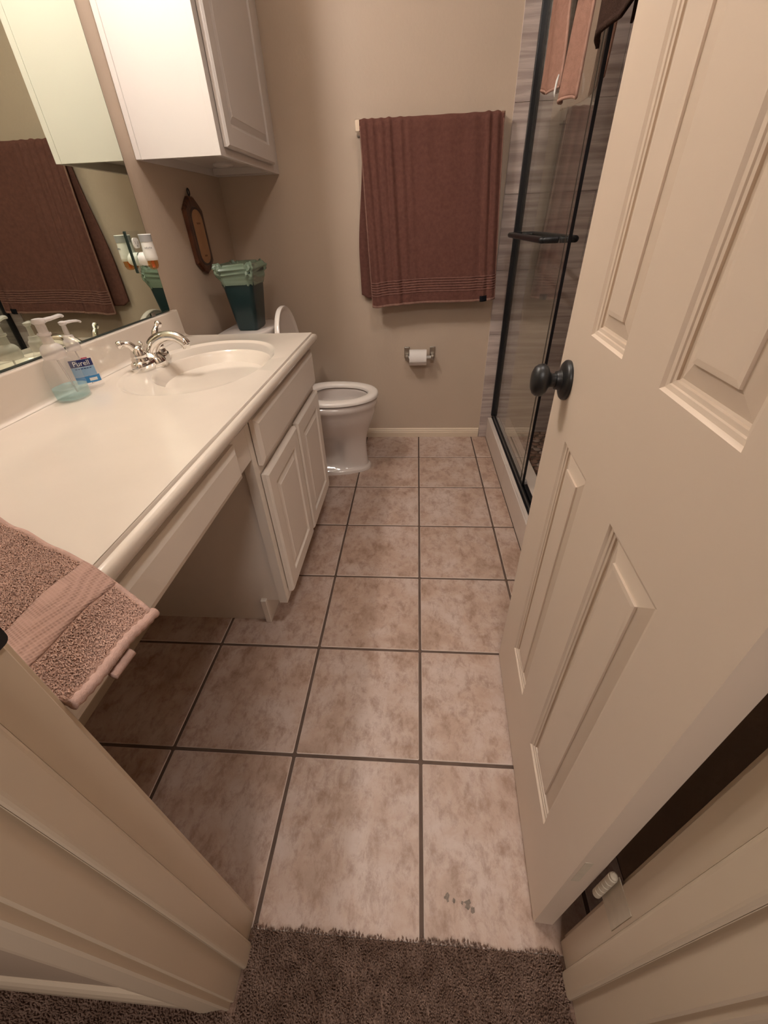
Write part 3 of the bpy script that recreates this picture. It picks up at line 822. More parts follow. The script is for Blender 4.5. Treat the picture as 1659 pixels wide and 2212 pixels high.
bo = ell(bc, bsx * 1.05, bsy * 1.04, ZT - 0.0062); ri = ell(rc, rsx - 0.022, rsy - 0.022, ZT - 0.006, 2.3)
# keep the ledge outside the basin lip
ri = [p if (abs(p.x - bc[0]) / (bsx * 1.055)) ** 2 + (abs(p.y - bc[1]) / (bsy * 1.045)) ** 2 > 1 else q + (p - q) * 0.3 for p, q in zip(ri, bo)]
rings.append(ri)
def outw(r_, k, z): return [Vector((rc[0] + (p.x - rc[0]) * k, rc[1] + (p.y - rc[1]) * k, z)) for p in r_]
ro_ = ell(rc, rsx, rsy, ZT, 2.3)
rings.append([p.lerp(q, 0.35) + Vector((0, 0, 0)) for p, q in zip(ri, ro_)])
for p in rings[-1]: p.z = ZT - 0.0052
rings.append([p.lerp(q, 0.65) for p, q in zip(ri, ro_)])
for p in rings[-1]: p.z = ZT - 0.0008
rings.append([p.lerp(q, 0.85) for p, q in zip(ri, ro_)])
for p in rings[-1]: p.z = ZT + 0.0006
rings.append(ro_)
# outline of the flat top hit by rays from the ring centre
def hit(p):
    d = Vector((p.x - rc[0], p.y - rc[1])); best = 1e9
    for lim, comp in ((TX0, 0), (TX1, 0), (TY0, 1), (TY1, 1)):
        if abs(d[comp]) > 1e-9:
            t = (lim - rc[comp]) / d[comp]
            if t > 0: best = min(best, t)
    return Vector((rc[0] + d.x * best, rc[1] + d.y * best, ZT))
outer = [hit(p) for p in ro_]
for cx_, cy_ in ((TX0, TY0), (TX0, TY1), (TX1, TY0), (TX1, TY1)):
    i = min(range(N), key=lambda k: (outer[k].x - cx_) ** 2 + (outer[k].y - cy_) ** 2)
    outer[i] = Vector((cx_, cy_, ZT))
R = loft(bm, rings, True, True, False)
last = R[-1]
ov = [bm.verts.new(p) for p in outer]
top_faces = []
for i in range(N):
    j = (i + 1) % N
    top_faces.append(bm.faces.new((last[i], last[j], ov[j], ov[i])))
o = obj('basin_top', bm, M['counter'], top, auto=35)
# moulded edge: front and far end
ep = [(TX1, ZT), (-0.4305, ZT - 0.0010), (-0.4295, ZT - 0.0045), (-0.4285, ZT - 0.0062), (-0.4235, ZT - 0.0068), (-0.4180, ZT - 0.0095), (-0.4150, ZT - 0.0155), (-0.4150, ZT - 0.022), (-0.4165, ZT - 0.028), (-0.4210, ZT - 0.0345), (-0.4275, ZT - 0.038), (-0.440, ZT - 0.040)]
bm = bmesh.new()
r0 = [Vector((x, TY0, z)) for x, z in ep]
r1 = [Vector((x, TY1 + (x - TX1), z)) for x, z in ep]
r2 = [Vector((TX0, TY1 + (x - TX1), z)) for x, z in ep]
loft(bm, [r0, r1, r2], False)
quad(bm, [(TX0, TY0, ZT - 0.040), (-0.440, TY0, ZT - 0.040), (-0.440, TY1 - 0.008, ZT - 0.040), (TX0, TY1 - 0.008, ZT - 0.040)])
quad(bm, [(TX0, TY0, ZT - 0.040), (TX0, TY0, ZT), (TX1, TY0, ZT), (-0.440, TY0, ZT - 0.040)])
quad(bm, [(TX0, TY0, ZT - 0.040), (TX0, TY0, ZT), (TX0, TY1, ZT), (TX0, TY1 - 0.008, ZT - 0.040)])
bmesh.ops.remove_doubles(bm, verts=bm.verts, dist=1e-5)
obj('moulded_edge', bm, M['counter'], top, auto=50)
# basin underside box inside the cabinet is hidden; backsplash with cove
sp = [(-0.9635, 0.887), (-0.9625, 0.889), (-0.9470, 0.889), (-0.9452, 0.8872), (-0.9445, 0.884), (-0.9440, 0.808), (-0.9425, 0.8015), (-0.9385, 0.7972), (-0.9320, ZT + 0.0006), (-0.9635, ZT + 0.0002)]
bm = bmesh.new(); loft(bm, [[Vector((x, TY0, z)) for x, z in sp], [Vector((x, TY1 + 0.004 - 0.10 * max(0, z - ZT), z)) for x, z in sp]], True, True, True)
obj('backsplash', bm, M['counter'], top, auto=40)
bm = bmesh.new(); lathe(bm, (dc[0] + 0.0, dc[1], ZT - 0.1450), [(0.024, 0), (0.024, 0.002), (0.021, 0.0032), (0.018, 0.0026), (0.0175, 0.001), (0.001, 0.003)], 28)
obj('drain', bm, M['chrome'], top, auto=40)

# ---- faucet
fz = ZT - 0.0058
fc = thing('faucet', (-0.862, 0.797, fz), 'chrome two-handle bathroom faucet behind the sink basin', 'faucet')
FXc, FYc = -0.862, 0.797
bm = bmesh.new()
def oval(cx_, cy_, lx, ly, z, e=3.0, n=40): 
    out = []
    for i in range(n):
        t = 2 * math.pi * i / n; ct, st = math.cos(t), math.sin(t)
        out.append(Vector((cx_ + math.copysign(abs(ct) ** (2 / e), ct) * lx, cy_ + math.copysign(abs(st) ** (2 / e), st) * ly, z)))
    return out
loft(bm, [oval(FXc, FYc, 0.030, 0.088, fz), oval(FXc, FYc, 0.030, 0.088, fz + 0.016), oval(FXc, FYc, 0.0285, 0.0865, fz + 0.024), oval(FXc, FYc, 0.024, 0.081, fz + 0.029), oval(FXc, FYc, 0.014, 0.066, fz + 0.032)], True, True, True)
obj('base', bm, M['chrome'], fc, auto=45)
bm = bmesh.new()
sp_pts = catmull([(FXc - 0.002, FYc, fz + 0.012), (FXc + 0.008, FYc, fz + 0.042), (FXc + 0.032, FYc, fz + 0.070), (FXc + 0.066, FYc, fz + 0.085), (FXc + 0.100, FYc, fz + 0.084), (FXc + 0.123, FYc, fz + 0.071), (FXc + 0.131, FYc, fz + 0.060)], 6)
nr = len(sp_pts)
tube(bm, sp_pts, [lerp(0.024, 0.0150, min(1, k / (nr * 0.55))) for k in range(nr)], 18)
spo = obj('spout', bm, M['chrome'], fc, smooth=True)
bm = bmesh.new(); lathe(bm, (FXc + 0.129, FYc, fz + 0.050), [(0.0105, 0), (0.0108, 0.001), (0.0108, 0.012)], 18)
obj('aerator', bm, M['chrome'], spo, auto=40)
# skirt where the spout meets the base
bm = bmesh.new()
loft(bm, [oval(FXc + 0.014, FYc, 0.036, 0.038, fz, 2.2), oval(FXc + 0.012, FYc, 0.031, 0.033, fz + 0.018, 2.2), oval(FXc + 0.006, FYc, 0.024, 0.024, fz + 0.042, 2.0)], True, True, True)
obj('spout_skirt', bm, M['chrome'], fc, smooth=True)
for sgn, tip in ((-1, (-0.026, -0.032, 0.083)), (1, (0.010, 0.034, 0.106))):
    hy = FYc + sgn * 0.051
    bm = bmesh.new()
    lathe(bm, (FXc, hy, fz + 0.018), [(0.024, 0), (0.0255, 0.006), (0.025, 0.016), (0.022, 0.020), (0.0235, 0.024), (0.022, 0.034), (0.017, 0.044), (0.0125, 0.051), (0.004, 0.055)], 28)
    hb_ = obj('handle', bm, M['chrome'], fc, smooth=True)
    bm = bmesh.new()
    p0 = Vector((FXc, hy, fz + 0.050)); p3 = Vector((FXc + tip[0], hy + tip[1], fz + tip[2]))
    mid = p0.lerp(p3, 0.35) + Vector((0, 0, 0.014)); m2 = p0.lerp(p3, 0.72) + Vector((0, 0, 0.008))
    pts = catmull([p0, mid, m2, p3], 6)
    tube(bm, pts, [lerp(0.0135, 0.0075, min(1, k / 11)) if k < 12 else lerp(0.0075, 0.0105, (k - 12) / (len(pts) - 13)) for k in range(len(pts))], 14)
    lathe(bm, (p3.x, p3.y, p3.z - 0.001), [(0.0005, -0.011), (0.0075, -0.009), (0.0112, -0.002), (0.011, 0.003), (0.0065, 0.0095), (0.0005, 0.011)], 14)
    obj('lever', bm, M['chrome'], hb_, smooth=True)
bm = bmesh.new(); tube(bm, [(FXc - 0.018, FYc, fz + 0.02), (FXc - 0.018, FYc, fz + 0.062)], 0.003, 10)
lathe(bm, (FXc - 0.018, FYc, fz + 0.058), [(0.003, 0), (0.0065, 0.003), (0.008, 0.009), (0.006, 0.014), (0.001, 0.016)], 16)
obj('lift_rod', bm, M['chrome'], fc, smooth=True)

# ---- mirror, bottom channel, outlet and air freshener
mir = thing('mirror', (LW, 0.43, 0.893), 'large frameless wall mirror above the vanity', 'mirror')
obj('mirror_glass', B(LW + 0.0005, LW + 0.0052, FW0 + 0.002, 1.165, 0.8935, 1.98), [M['mirror']], mir)
obj('mirror_rim', B(LW + 0.0002, LW + 0.0050, 1.1652, 1.1668, 0.8935, 1.98), M['mirror_edge'], mir)
obj('bottom_channel', B(LW + 0.0053, LW + 0.0075, FW0 + 0.002, 1.160, 0.8902, 0.8940), M['mirror_edge'], mir)
for yc in (1.045, 0.2):
    obj('clip', B(LW + 0.0076, LW + 0.0095, yc - 0.012, yc + 0.012, 0.8915, 0.902, 0.0005, 1), M['nickel'], mir)
op = thing('outlet_cover', (LW + 0.006, 1.075, 1.082), 'mirror-finish outlet cover plate set into the wall mirror', 'outlet cover')
bm = bmesh.new()
ol = rrect(1.040, 1.112, 1.024, 1.141, 0.004, 3)
loft(bm, [[Vector((LW + 0.0056, y, z)) for y, z in ol], [Vector((LW + 0.0105, y, z)) for y, z in ol]], True, True, False)
obj('rim', bm, M['mirror_edge'], op)
bm = bmesh.new(); bm.faces.new([bm.verts.new((LW + 0.0105, y, z)) for y, z in ol]); bmesh.ops.recalc_face_normals(bm, faces=bm.faces)
obj('face', bm, M['mirror_plate'], op)
for zc in (1.108, 1.060):
    bm = bmesh.new(); q_ = rrect(1.060, 1.094, zc - 0.0145, zc + 0.0145, 0.010, 5)
    loft(bm, [[Vector((LW + 0.0102, y, z)) for y, z in q_], [Vector((LW + 0.0125, y, z)) for y, z in q_]], True, False, True)
    rcp = obj('receptacle', bm, M['white_plastic'], op)
    bm = bmesh.new(); box(bm, LW + 0.0126, LW + 0.0130, 1.0695, 1.0715, zc - 0.003, zc + 0.006); box(bm, LW + 0.0126, LW + 0.0130, 1.0825, 1.0845, zc - 0.003, zc + 0.005)
    lathe(bm, (LW + 0.0126, 1.077, zc - 0.008), [(0.0024, 0), (0.0024, 0.0004)], 10, 'X')
    obj('slot', bm, M['grey_ink'], rcp)
af = thing('air_freshener', (-0.915, 1.079, 1.035), 'white and grey plug-in air freshener with amber oil vial beside the mirror edge', 'air freshener')
AX, AY = -0.918, 1.079
def afr(z, sx, sy, dx=0.0): return [Vector((AX + dx + sx * math.cos(t), AY + sy * math.sin(t), z)) for t in [2 * math.pi * i / 32 for i in range(32)]]
bm = bmesh.new()
loft(bm, [afr(1.058, 0.0185, 0.0215), afr(1.066, 0.0195, 0.0235), afr(1.085, 0.0190, 0.0225), afr(1.105, 0.0180, 0.020), afr(1.118, 0.0175, 0.0195)], True, True, False)
obj('body', bm, M['white_plastic'], af, smooth=True)
bm = bmesh.new()
loft(bm, [afr(1.1105, 0.0188, 0.0207), afr(1.118, 0.0187, 0.0208), afr(1.130, 0.0190, 0.0215)], True, False, False)
loft(bm, [afr(1.130, 0.0190, 0.0215), afr(1.1315, 0.0180, 0.0205), afr(1.1295, 0.0150, 0.0175), afr(1.126, 0.0130, 0.015)], True, False, True, mi=1)
obj('vent_collar', bm, [M['grey_plastic'], M['white_plastic']], af, smooth=True)
bm = bmesh.new()
loft(bm, [afr(1.066, 0.0150, 0.0180), afr(1.054, 0.0165, 0.0195), afr(1.043, 0.0155, 0.0185), afr(1.035, 0.0115, 0.014), afr(1.032, 0.006, 0.007)], True, True, True)
obj('oil_vial', bm, M['amber'], af, smooth=True)
bm = bmesh.new(); lathe(bm, (AX, AY, 1.037), [(0.0045, 0), (0.0055, 0.004), (0.0052, 0.022)], 14)
obj('wick', bm, M['orange'], af, smooth=True)
bm = bmesh.new(); lathe(bm, (LW + 0.0126, 1.077, 1.063), [(0.0185, 0.0), (0.0195, 0.003), (0.0195, 0.016), (0.017, 0.026)], 28, 'X')
obj('plug_base', bm, M['white_plastic'], af, auto=40)
for k in range(5):
    a = math.radians(-32 - k * 13)
    px_, py_ = AX + 0.0203 * math.cos(a), AY + 0.0230 * math.sin(a)
    bm = B(-0.0003, 0.0003, -0.0014, 0.0014, -0.002, 0.002 + 0.001 * (k % 2))
    bm.transform(Matrix.Translation((px_, py_, 1.0935)) @ Matrix.Rotation(a, 4, 'Z'))
    obj('lettering', bm, M['grey_ink'], af)

# ---- soap bottle and sanitizer bottle
sb = thing('soap_bottle', (-0.902, 0.490, ZT), 'clear foaming hand soap pump bottle with a little pale teal soap', 'soap bottle')
SX, SY = -0.902, 0.491; ZB0 = ZT
def bo_(z, sx, sy, e=2.6): return oval(SX, SY, sx, sy, z, e, 40)
bm = bmesh.new()
loft(bm, [bo_(ZT + 0.0005, 0.030, 0.037), bo_(ZT + 0.004, 0.0335, 0.0405), bo_(ZT + 0.03, 0.034, 0.041), bo_(ZT + 0.060, 0.0335, 0.040), bo_(ZT + 0.082, 0.0315, 0.0365), bo_(ZT + 0.095, 0.027, 0.029, 2.2), bo_(ZT + 0.102, 0.0235, 0.024, 2)], True, True, False)
obj('bottle', bm, M['clear'], sb, smooth=True)
bm = bmesh.new()
loft(bm, [bo_(ZT + 0.003, 0.028, 0.035), bo_(ZT + 0.006, 0.0318, 0.0388), bo_(ZT + 0.031, 0.0328, 0.0398)], True, True, True)
obj('soap', bm, M['liquid'], sb, auto=40)
bm = bmesh.new()
lathe(bm, (SX, SY, ZT), [(0.0245, 0.099), (0.0255, 0.102), (0.0255, 0.116), (0.0235, 0.124), (0.018, 0.130), (0.0125, 0.133), (0.0115, 0.150), (0.0145, 0.152), (0.0145, 0.156)], 32)
obj('pump_collar', bm, M['frost'], sb, auto=40)
bm = bmesh.new()
lathe(bm, (SX, SY, ZT), [(0.0105, 0.150), (0.0105, 0.176), (0.0135, 0.177), (0.0145, 0.181), (0.012, 0.187), (0.004, 0.1885)], 28)
tube(bm, catmull([(SX, SY, ZT + 0.181), (SX + 0.01, SY + 0.03, ZT + 0.183), (SX + 0.016, SY + 0.052, ZT + 0.185), (SX + 0.018, SY + 0.056, ZT + 0.181)], 5), [0.0085] * 5 + [0.0075] * 5 + [0.0065] * 5 + [0.006], 14, flat=0.55)
obj('pump_head', bm, M['frost'], sb, auto=50)
bm = bmesh.new(); tube(bm, [(SX, SY, ZT + 0.10), (SX + 0.006, SY + 0.01, ZT + 0.012)], 0.0022, 8)
obj('dip_tube', bm, M['frost'], sb, smooth=True)

hs = thing('sanitizer_bottle', (-0.912, 0.575, ZT), 'clear hand sanitizer pump bottle with blue label next to the soap', 'sanitizer bottle', rotz=math.radians(42))
HB = Matrix.Translation((-0.912, 0.570, ZT)) @ Matrix.Rotation(math.radians(42), 4, 'Z')
hs.matrix_world = HB
def hr(z, sx, sy, e=3.0): return oval(0, 0, sx, sy, z, e, 40)
bm = bmesh.new()
loft(bm, [hr(0.0005, 0.030, 0.019), hr(0.004, 0.034, 0.022), hr(0.03, 0.034, 0.022), hr(0.074, 0.033, 0.0215), hr(0.088, 0.0285, 0.019, 2.6), hr(0.096, 0.0185, 0.0155, 2.2), hr(0.100, 0.014, 0.014, 2)], True, True, False)
obj('bottle', bm, M['clear'], hs, smooth=True, local=True)
bm = bmesh.new()
lathe(bm, (0, 0, 0), [(0.0155, 0.098), (0.017, 0.101), (0.017, 0.120), (0.015, 0.124), (0.0125, 0.126), (0.0115, 0.134), (0.006, 0.1355), (0.0055, 0.158), (0.008, 0.159), (0.009, 0.1655), (0.003, 0.168)], 28)
tube(bm, catmull([(0, 0, 0.163), (0.02, 0.006, 0.164), (0.034, 0.010, 0.1625), (0.040, 0.012, 0.159)], 5), [0.0062] * 5 + [0.0052] * 5 + [0.0042] * 5 + [0.004], 12, flat=0.6)
obj('pump', bm, M['frost'], hs, auto=45, local=True)
bm = bmesh.new(); tube(bm, [(0, 0, 0.10), (0.008, 0.0, 0.01)], 0.0018, 8)
obj('dip_tube', bm, M['frost'], hs, smooth=True, local=True)
# printed label on the broad face (local -y)
def lab(name, x0, x1, z0, z1, mat, dy=0.0):
    bm = bmesh.new()
    def f(u, v):
        x = lerp(x0, x1, u); t = min(1, abs(x) / 0.034)
        y = -0.0225 * (1 - t ** 3) ** (1 / 3) if t < 1 else 0
        return Vector((x, y - 0.0005 - dy, lerp(z0, z1, v)))
    grid_surface(bm, f, 14, 1)
    return obj(name, bm, mat, hs, local=True)
lab('label', -0.026, 0.026, 0.060, 0.078, M['blue_ink'])
lab('label', -0.026, 0.026, 0.036, 0.0595, M['pale_blue'])
lab('label', -0.026, 0.030, 0.018, 0.0355, M['mid_blue'])
lab('label', 0.004, 0.018, 0.0785, 0.0815, M['red_ink'])
text_mesh('lettering', 'Purell', 0.0175, M['white_ink'], hs, HB @ frame_matrix((0, -0.0242, 0.0685), (1, 0, 0), (0, 0, 1)), sx=0.95)
for k in range(6):
    lab('lettering', -0.018 + k * 0.0065, -0.0135 + k * 0.0065, 0.0545, 0.0562, M['blue_ink'], 0.0006)
lab('lettering', 0.004, 0.022, 0.0225, 0.0300, M['white_ink'], 0.0006)

# ---- pink towel lying over the near end of the counter
pt = thing('folded_towel', (-0.50, -0.20, ZT), 'pale pink folded hand towel sticking out over the near end of the counter', 'towel')
Bc = Vector((-0.329, -0.1805)); d1 = Vector((-0.916, 0.401)); hh = Vector((-0.124, -0.992))
def towel_pt(u, v, lift, shift=0.0):
    """u metres back from the hem, v metres along the hem"""
    p = Bc + d1 * (u + shift) + hh * v
    over = max(0.0, p.x + 0.415)
    z = ZT + lift - 0.30 * over - 1.6 * over * over
    z += 0.0045 * math.sin(u * 62 + v * 22) * smooth(0.1, 0.25, u) + 0.006 * math.sin(v * 48 - u * 9) * smooth(0.0, 0.04, v) * 0.5
    z += 0.010 * smooth(0.10, 0.2, u) * (0.6 + 0.4 * math.sin(u * 23 + v * 14))
    return Vector((p.x, p.y, z))
def vmax(u): return max(0.02, min(0.33, (0.116 + 0.401 * u) / 0.992))
def layer(u0, u1, lift, thick, mat, name, shift=0.0, v0=0.0, parent=pt, nu=60, nv=40):
    bm = bmesh.new()
    def top_(a, b_):
        u = lerp(u0, u1, b_); return towel_pt(u, lerp(v0, vmax(u), a), lift, shift)
    grid_surface(bm, top_, nv, nu)
    o = obj(name, bm, mat, parent, smooth=True)
    s = o.modifiers.new('thick', 'SOLIDIFY'); s.thickness = thick; s.offset = 0
    return o
lower = layer(0.035, 0.60, 0.0050, 0.006, M['pink'], 'lower_layer', v0=0.0)
layer(0.0, 0.60, 0.0145, 0.0070, M['pink'], 'upper_layer')
def strip(name, u0, u1, lift, mat, v0=0.0, amp=0.0):
    bm = bmesh.new()
    def f(a, b_):
        u = lerp(u0, u1, b_); p = towel_pt(u, lerp(v0, vmax(u), a), lift)
        p.z += amp * math.sin(math.pi * b_) ; return p
    grid_surface(bm, f, 60, 10)
    o = obj(name, bm, mat, pt, smooth=True); s = o.modifiers.new('thick', 'SOLIDIFY'); s.thickness = 0.002; s.offset = 0
strip('waffle_band', 0.052, 0.105, 0.0186, M['waffle'])
# rolled hem along the end
bm = bmesh.new()
hp = [towel_pt(0.001, lerp(-0.003, vmax(0), k / 40), 0.0135) for k in range(41)]
tube(bm, hp, [0.0062 + 0.0007 * math.sin(k * 1.9) for k in range(41)], 12)
obj('hem', bm, M['pink_hem'], pt, smooth=True)
bm = bmesh.new()
hp = [towel_pt(-0.003, lerp(0.046, 0.075, k / 24), 0.0025) for k in range(25)]
tube(bm, hp, 0.0055, 12)
obj('hem', bm, M['pink_hem'], pt, smooth=True)
bm = bmesh.new()
hp = [towel_pt(lerp(0.0, 0.60, k / 60), 0.002, 0.0145) for k in range(61)]
tube(bm, hp, 0.0042, 10)
obj('side_hem', bm, M['pink_hem'], pt, smooth=True)
# terry loops
def loops():
    bm = bmesh.new(); r_ = random.Random(5)
    for (ua, ub, dens) in ((0.006, 0.051, 1), (0.107, 0.46, 1)):
        sp_ = 0.00140
        for i in range(int((ub - ua) / sp_)):
            u = ua + i * sp_
            vm = vmax(u)
            for j in range(int((vm - 0.006) / sp_)):
                v = 0.006 + j * sp_
                uu = u + r_.uniform(-0.0009, 0.0009); vv = v + r_.uniform(-0.0009, 0.0009)
                p = towel_pt(uu, vv, 0.0178)
                if p.x > -0.28 or p.y < -0.303: continue
                a = r_.uniform(0, 6.28); l = r_.uniform(0.0016, 0.0028); wd = 0.00055
                dv = Vector((math.cos(a), math.sin(a), 0)); sd = Vector((-dv.y, dv.x, 0)) * wd
                m_ = p + dv * l * 0.35 + Vector((0, 0, l)); e_ = p + dv * l * 1.0 + Vector((0, 0, l * 0.55))
                a0, a1 = bm.verts.new(p - sd), bm.verts.new(p + sd); b0, b1 = bm.verts.new(m_ - sd), bm.verts.new(m_ + sd); c0, c1 = bm.verts.new(e_ - sd), bm.verts.new(e_ + sd)
                bm.faces.new((a0, a1, b1, b0)); bm.faces.new((b0, b1, c1, c0))
    return bm
lo = obj('terry_pile', loops(), M['pink'], pt, smooth=True); lo['kind'] = 'stuff'

# ================================================================== WALL CABINET AND PLAQUE
wc = thing('wall_cabinet', (-0.82, 1.6, 1.334), 'white wall cabinet with raised-panel door above the toilet tank', 'cabinet')
WX, WY0, WZ0, WZ1 = -0.670, 1.252, 1.334, 2.13
obj('side_panel', B(-0.945, -0.690, WY0 + 0.001, WY0 + 0.016, WZ0, WZ1), M['cab_white'], wc)
obj('scribe_strip', B(LW + 0.001, -0.9455, WY0 - 0.0015, WY0 + 0.018, WZ0 - 0.001, WZ1, 0.0015, 1), M['cab_white'], wc)
obj('side_panel', B(LW + 0.001, -0.690, BW - 0.017, BW - 0.001, WZ0, WZ1), M['cab_white'], wc)
obj('back_panel', B(LW + 0.001, LW + 0.008, WY0 + 0.02, BW - 0.018, WZ0, WZ1), M['cab_white'], wc)
obj('bottom_panel', B(LW + 0.009, -0.691, WY0 + 0.0165, BW - 0.0175, WZ0 + 0.026, WZ0 + 0.040), M['cab_white'], wc)
obj('rear_rail', B(LW + 0.009, -0.691, BW - 0.075, BW - 0.0175, WZ0 + 0.002, WZ0 + 0.0255), M['cab_white'], wc)
obj('top_panel', B(LW + 0.009, -0.691, WY0 + 0.0165, BW - 0.0175, WZ1 - 0.016, WZ1), M['cab_white'], wc)
bm = bmesh.new()
box(bm, -0.6895, WX, WY0, WY0 + 0.045, WZ0, WZ1); box(bm, -0.6895, WX, BW - 0.075, BW - 0.001, WZ0, WZ1)
box(bm, -0.6893, WX - 0.0002, WY0 + 0.045, BW - 0.075, WZ0, WZ0 + 0.045); box(bm, -0.6893, WX - 0.0002, WY0 + 0.045, BW - 0.075, WZ1 - 0.045, WZ1)
obj('face_frame', bm, M['cab_white'], wc)
raised_front('door', WY0 + 0.036, 1.835, WZ0 + 0.024, WZ1 - 0.02, WX + 0.0025, WX + 0.0205, wc, M['cab_white'], inset=0.056)
bm = bmesh.new(); lathe(bm, (-0.845, 1.72, WZ0 + 0.0255), [(0.040, 0.0), (0.040, -0.006), (0.036, -0.010), (0.030, -0.011), (0.028, -0.008), (0.001, -0.008)], 32)
obj('puck_light', bm, M['cab_white'], wc, auto=40)

pq = thing('wall_plaque', (LW, 1.566, 0.973), 'narrow dark wooden plaque with bronze plate and hanging ring', 'plaque')
PYc = 1.566
def octo(k, x): 
    pts = [(-0.034, 0.985), (-0.079, 1.018), (-0.081, 1.205), (-0.060, 1.222), (-0.022, 1.249), (0.022, 1.249), (0.060, 1.222), (0.081, 1.205), (0.079, 1.018), (0.034, 0.985), (0.0, 0.974)]
    zc = 1.11
    return [Vector((x, PYc + y * (1 - k / 0.081), zc + (z - zc) * (1 - k / 0.135))) for y, z in pts]
bm = bmesh.new()
loft(bm, [octo(0, LW + 0.001), octo(0, LW + 0.010), octo(0.006, LW + 0.016), octo(0.016, LW + 0.018)], True, True, True)
obj('board', bm, M['wood'], pq)
def lz(k, x, n=10):
    w_ = 0.047 - k; out = []
    z0, z1 = 1.030 + k, 1.190 - k
    for i in range(n + 1):
        a = math.pi * i / n; out.append(Vector((x, PYc + w_ * math.cos(a), z1 - 0.018 + 0.035 * math.sin(a))))
    for i in range(n + 1):
        a = math.pi + math.pi * i / n; out.append(Vector((x, PYc + w_ * math.cos(a), z0 + 0.018 + 0.035 * math.sin(a))))
    return out
bm = bmesh.new(); loft(bm, [lz(-0.008, LW + 0.0178), lz(-0.007, LW + 0.0196), lz(0.0, LW + 0.0196)], True, True, True)
obj('border', bm, M['dark_wood'], pq)
bm = bmesh.new(); loft(bm, [lz(0.001, LW + 0.0194), lz(0.0015, LW + 0.0206)], True, True, True)
plate = obj('plate', bm, M['brass'], pq)
for zc, n_, w_ in ((1.158, 5, 0.0062), (1.043, 4, 0.0058)):
    for k in range(n_):
        yc = PYc + (k - (n_ - 1) / 2) * w_ * 1.15
        obj('lettering', B(LW + 0.0206, LW + 0.0210, yc - w_ * 0.38, yc + w_ * 0.38, zc - 0.0035, zc + 0.0035 - 0.001 * (k % 2)), M['plate_ink'], plate)
bm = bmesh.new(); tube(bm, [(LW + 0.010, PYc + 0.0085 * math.cos(t), 1.2625 + 0.0115 * math.sin(t)) for t in [2 * math.pi * i / 24 for i in range(25)]], 0.0026, 8)
obj('hanging_ring', bm, M['black'], pq, smooth=True)

# ================================================================== TOILET
TC = 1.557
toi = thing('toilet', (-0.5, TC, 0.0), 'white two-piece toilet with raised lid beside the back wall', 'toilet')
def egg(xb, xf, hw, z, n=48, xm=None, pinch=None, e=2.0):
    """outline with blunter back; long axis along x"""
    xm = lerp(xb, xf, 0.44) if xm is None else xm; out = []
    for i in range(n):
        t = 2 * math.pi * i / n; ct, st = math.cos(t), math.sin(t)
        if ct >= 0: x = xm + (xf - xm) * math.copysign(abs(ct) ** (2 / e), ct)
        else: x = xm + (xm - xb) * math.copysign(abs(ct) ** (2 / 2.6), ct)
        y = hw * math.copysign(abs(st) ** (2 / 2.15), st)
        if pinch: y *= pinch(x, z)
        out.append(Vector((x, TC + y, z)))
    return out
def pinch(x, z):
    k = smooth(-0.40, -0.455, x) if False else (1 - smooth(-0.455, -0.395, x))
    zz = smooth(0.030, 0.06, z) * (1 - smooth(0.15, 0.235, z))
    return 1 - 0.55 * k * zz
bm = bmesh.new()
secs = [(0.0, -0.735, -0.272, 0.112), (0.014, -0.735, -0.272, 0.112), (0.021, -0.733, -0.276, 0.108), (0.026, -0.728, -0.285, 0.100), (0.045, -0.725, -0.288, 0.096), (0.09, -0.72, -0.291, 0.091), (0.14, -0.715, -0.292, 0.091), (0.18, -0.71, -0.288, 0.097), (0.22, -0.705, -0.278, 0.113), (0.26, -0.70, -0.262, 0.135), (0.30, -0.695, -0.245, 0.156), (0.34, -0.69, -0.232, 0.170), (0.372, -0.688, -0.226, 0.1765), (0.376, -0.688, -0.2225, 0.180), (0.396, -0.688, -0.220, 0.181), (0.404, -0.687, -0.224, 0.177), (0.4085, -0.684, -0.232, 0.170)]
rings = [egg(xb, xf, hw, z, pinch=pinch) for z, xb, xf, hw in secs]
rings += [egg(-0.575, -0.268, 0.125, 0.4085), egg(-0.572, -0.271, 0.122, 0.398), egg(-0.574, -0.258, 0.134, 0.37), egg(-0.560, -0.275, 0.118, 0.31), egg(-0.53, -0.315, 0.085, 0.24), egg(-0.50, -0.37, 0.055, 0.19), egg(-0.48, -0.40, 0.035, 0.165)]
loft(bm, rings, True, True, True)
obj('bowl', bm, M['porcelain'], toi, auto=50)
# seat ring
bm = bmesh.new()
o_ = (-0.632, -0.2135, 0.1785); i_ = (-0.560, -0.268, 0.116)
sect = [(0.0, 0.416), (0.0, 0.427), (0.10, 0.4325), (0.25, 0.4355), (0.5, 0.4365), (0.8, 0.4345), (0.95, 0.431), (1.0, 0.426), (1.0, 0.416)]
rings = [egg(lerp(o_[0], i_[0], k), lerp(o_[1], i_[1], k), lerp(o_[2], i_[2], k), z) for k, z in sect]
loft(bm, rings + [rings[0]], True)
bmesh.ops.remove_doubles(bm, verts=bm.verts, dist=1e-6)
obj('seat', bm, M['seat'], toi, auto=60)
for yo in (-0.055, 0.055):
    obj('seat_bumper', B(-0.45, -0.43, TC + yo * 2.7 - 0.008, TC + yo * 2.7 + 0.008, 0.4106, 0.4158), M['seat'], toi)
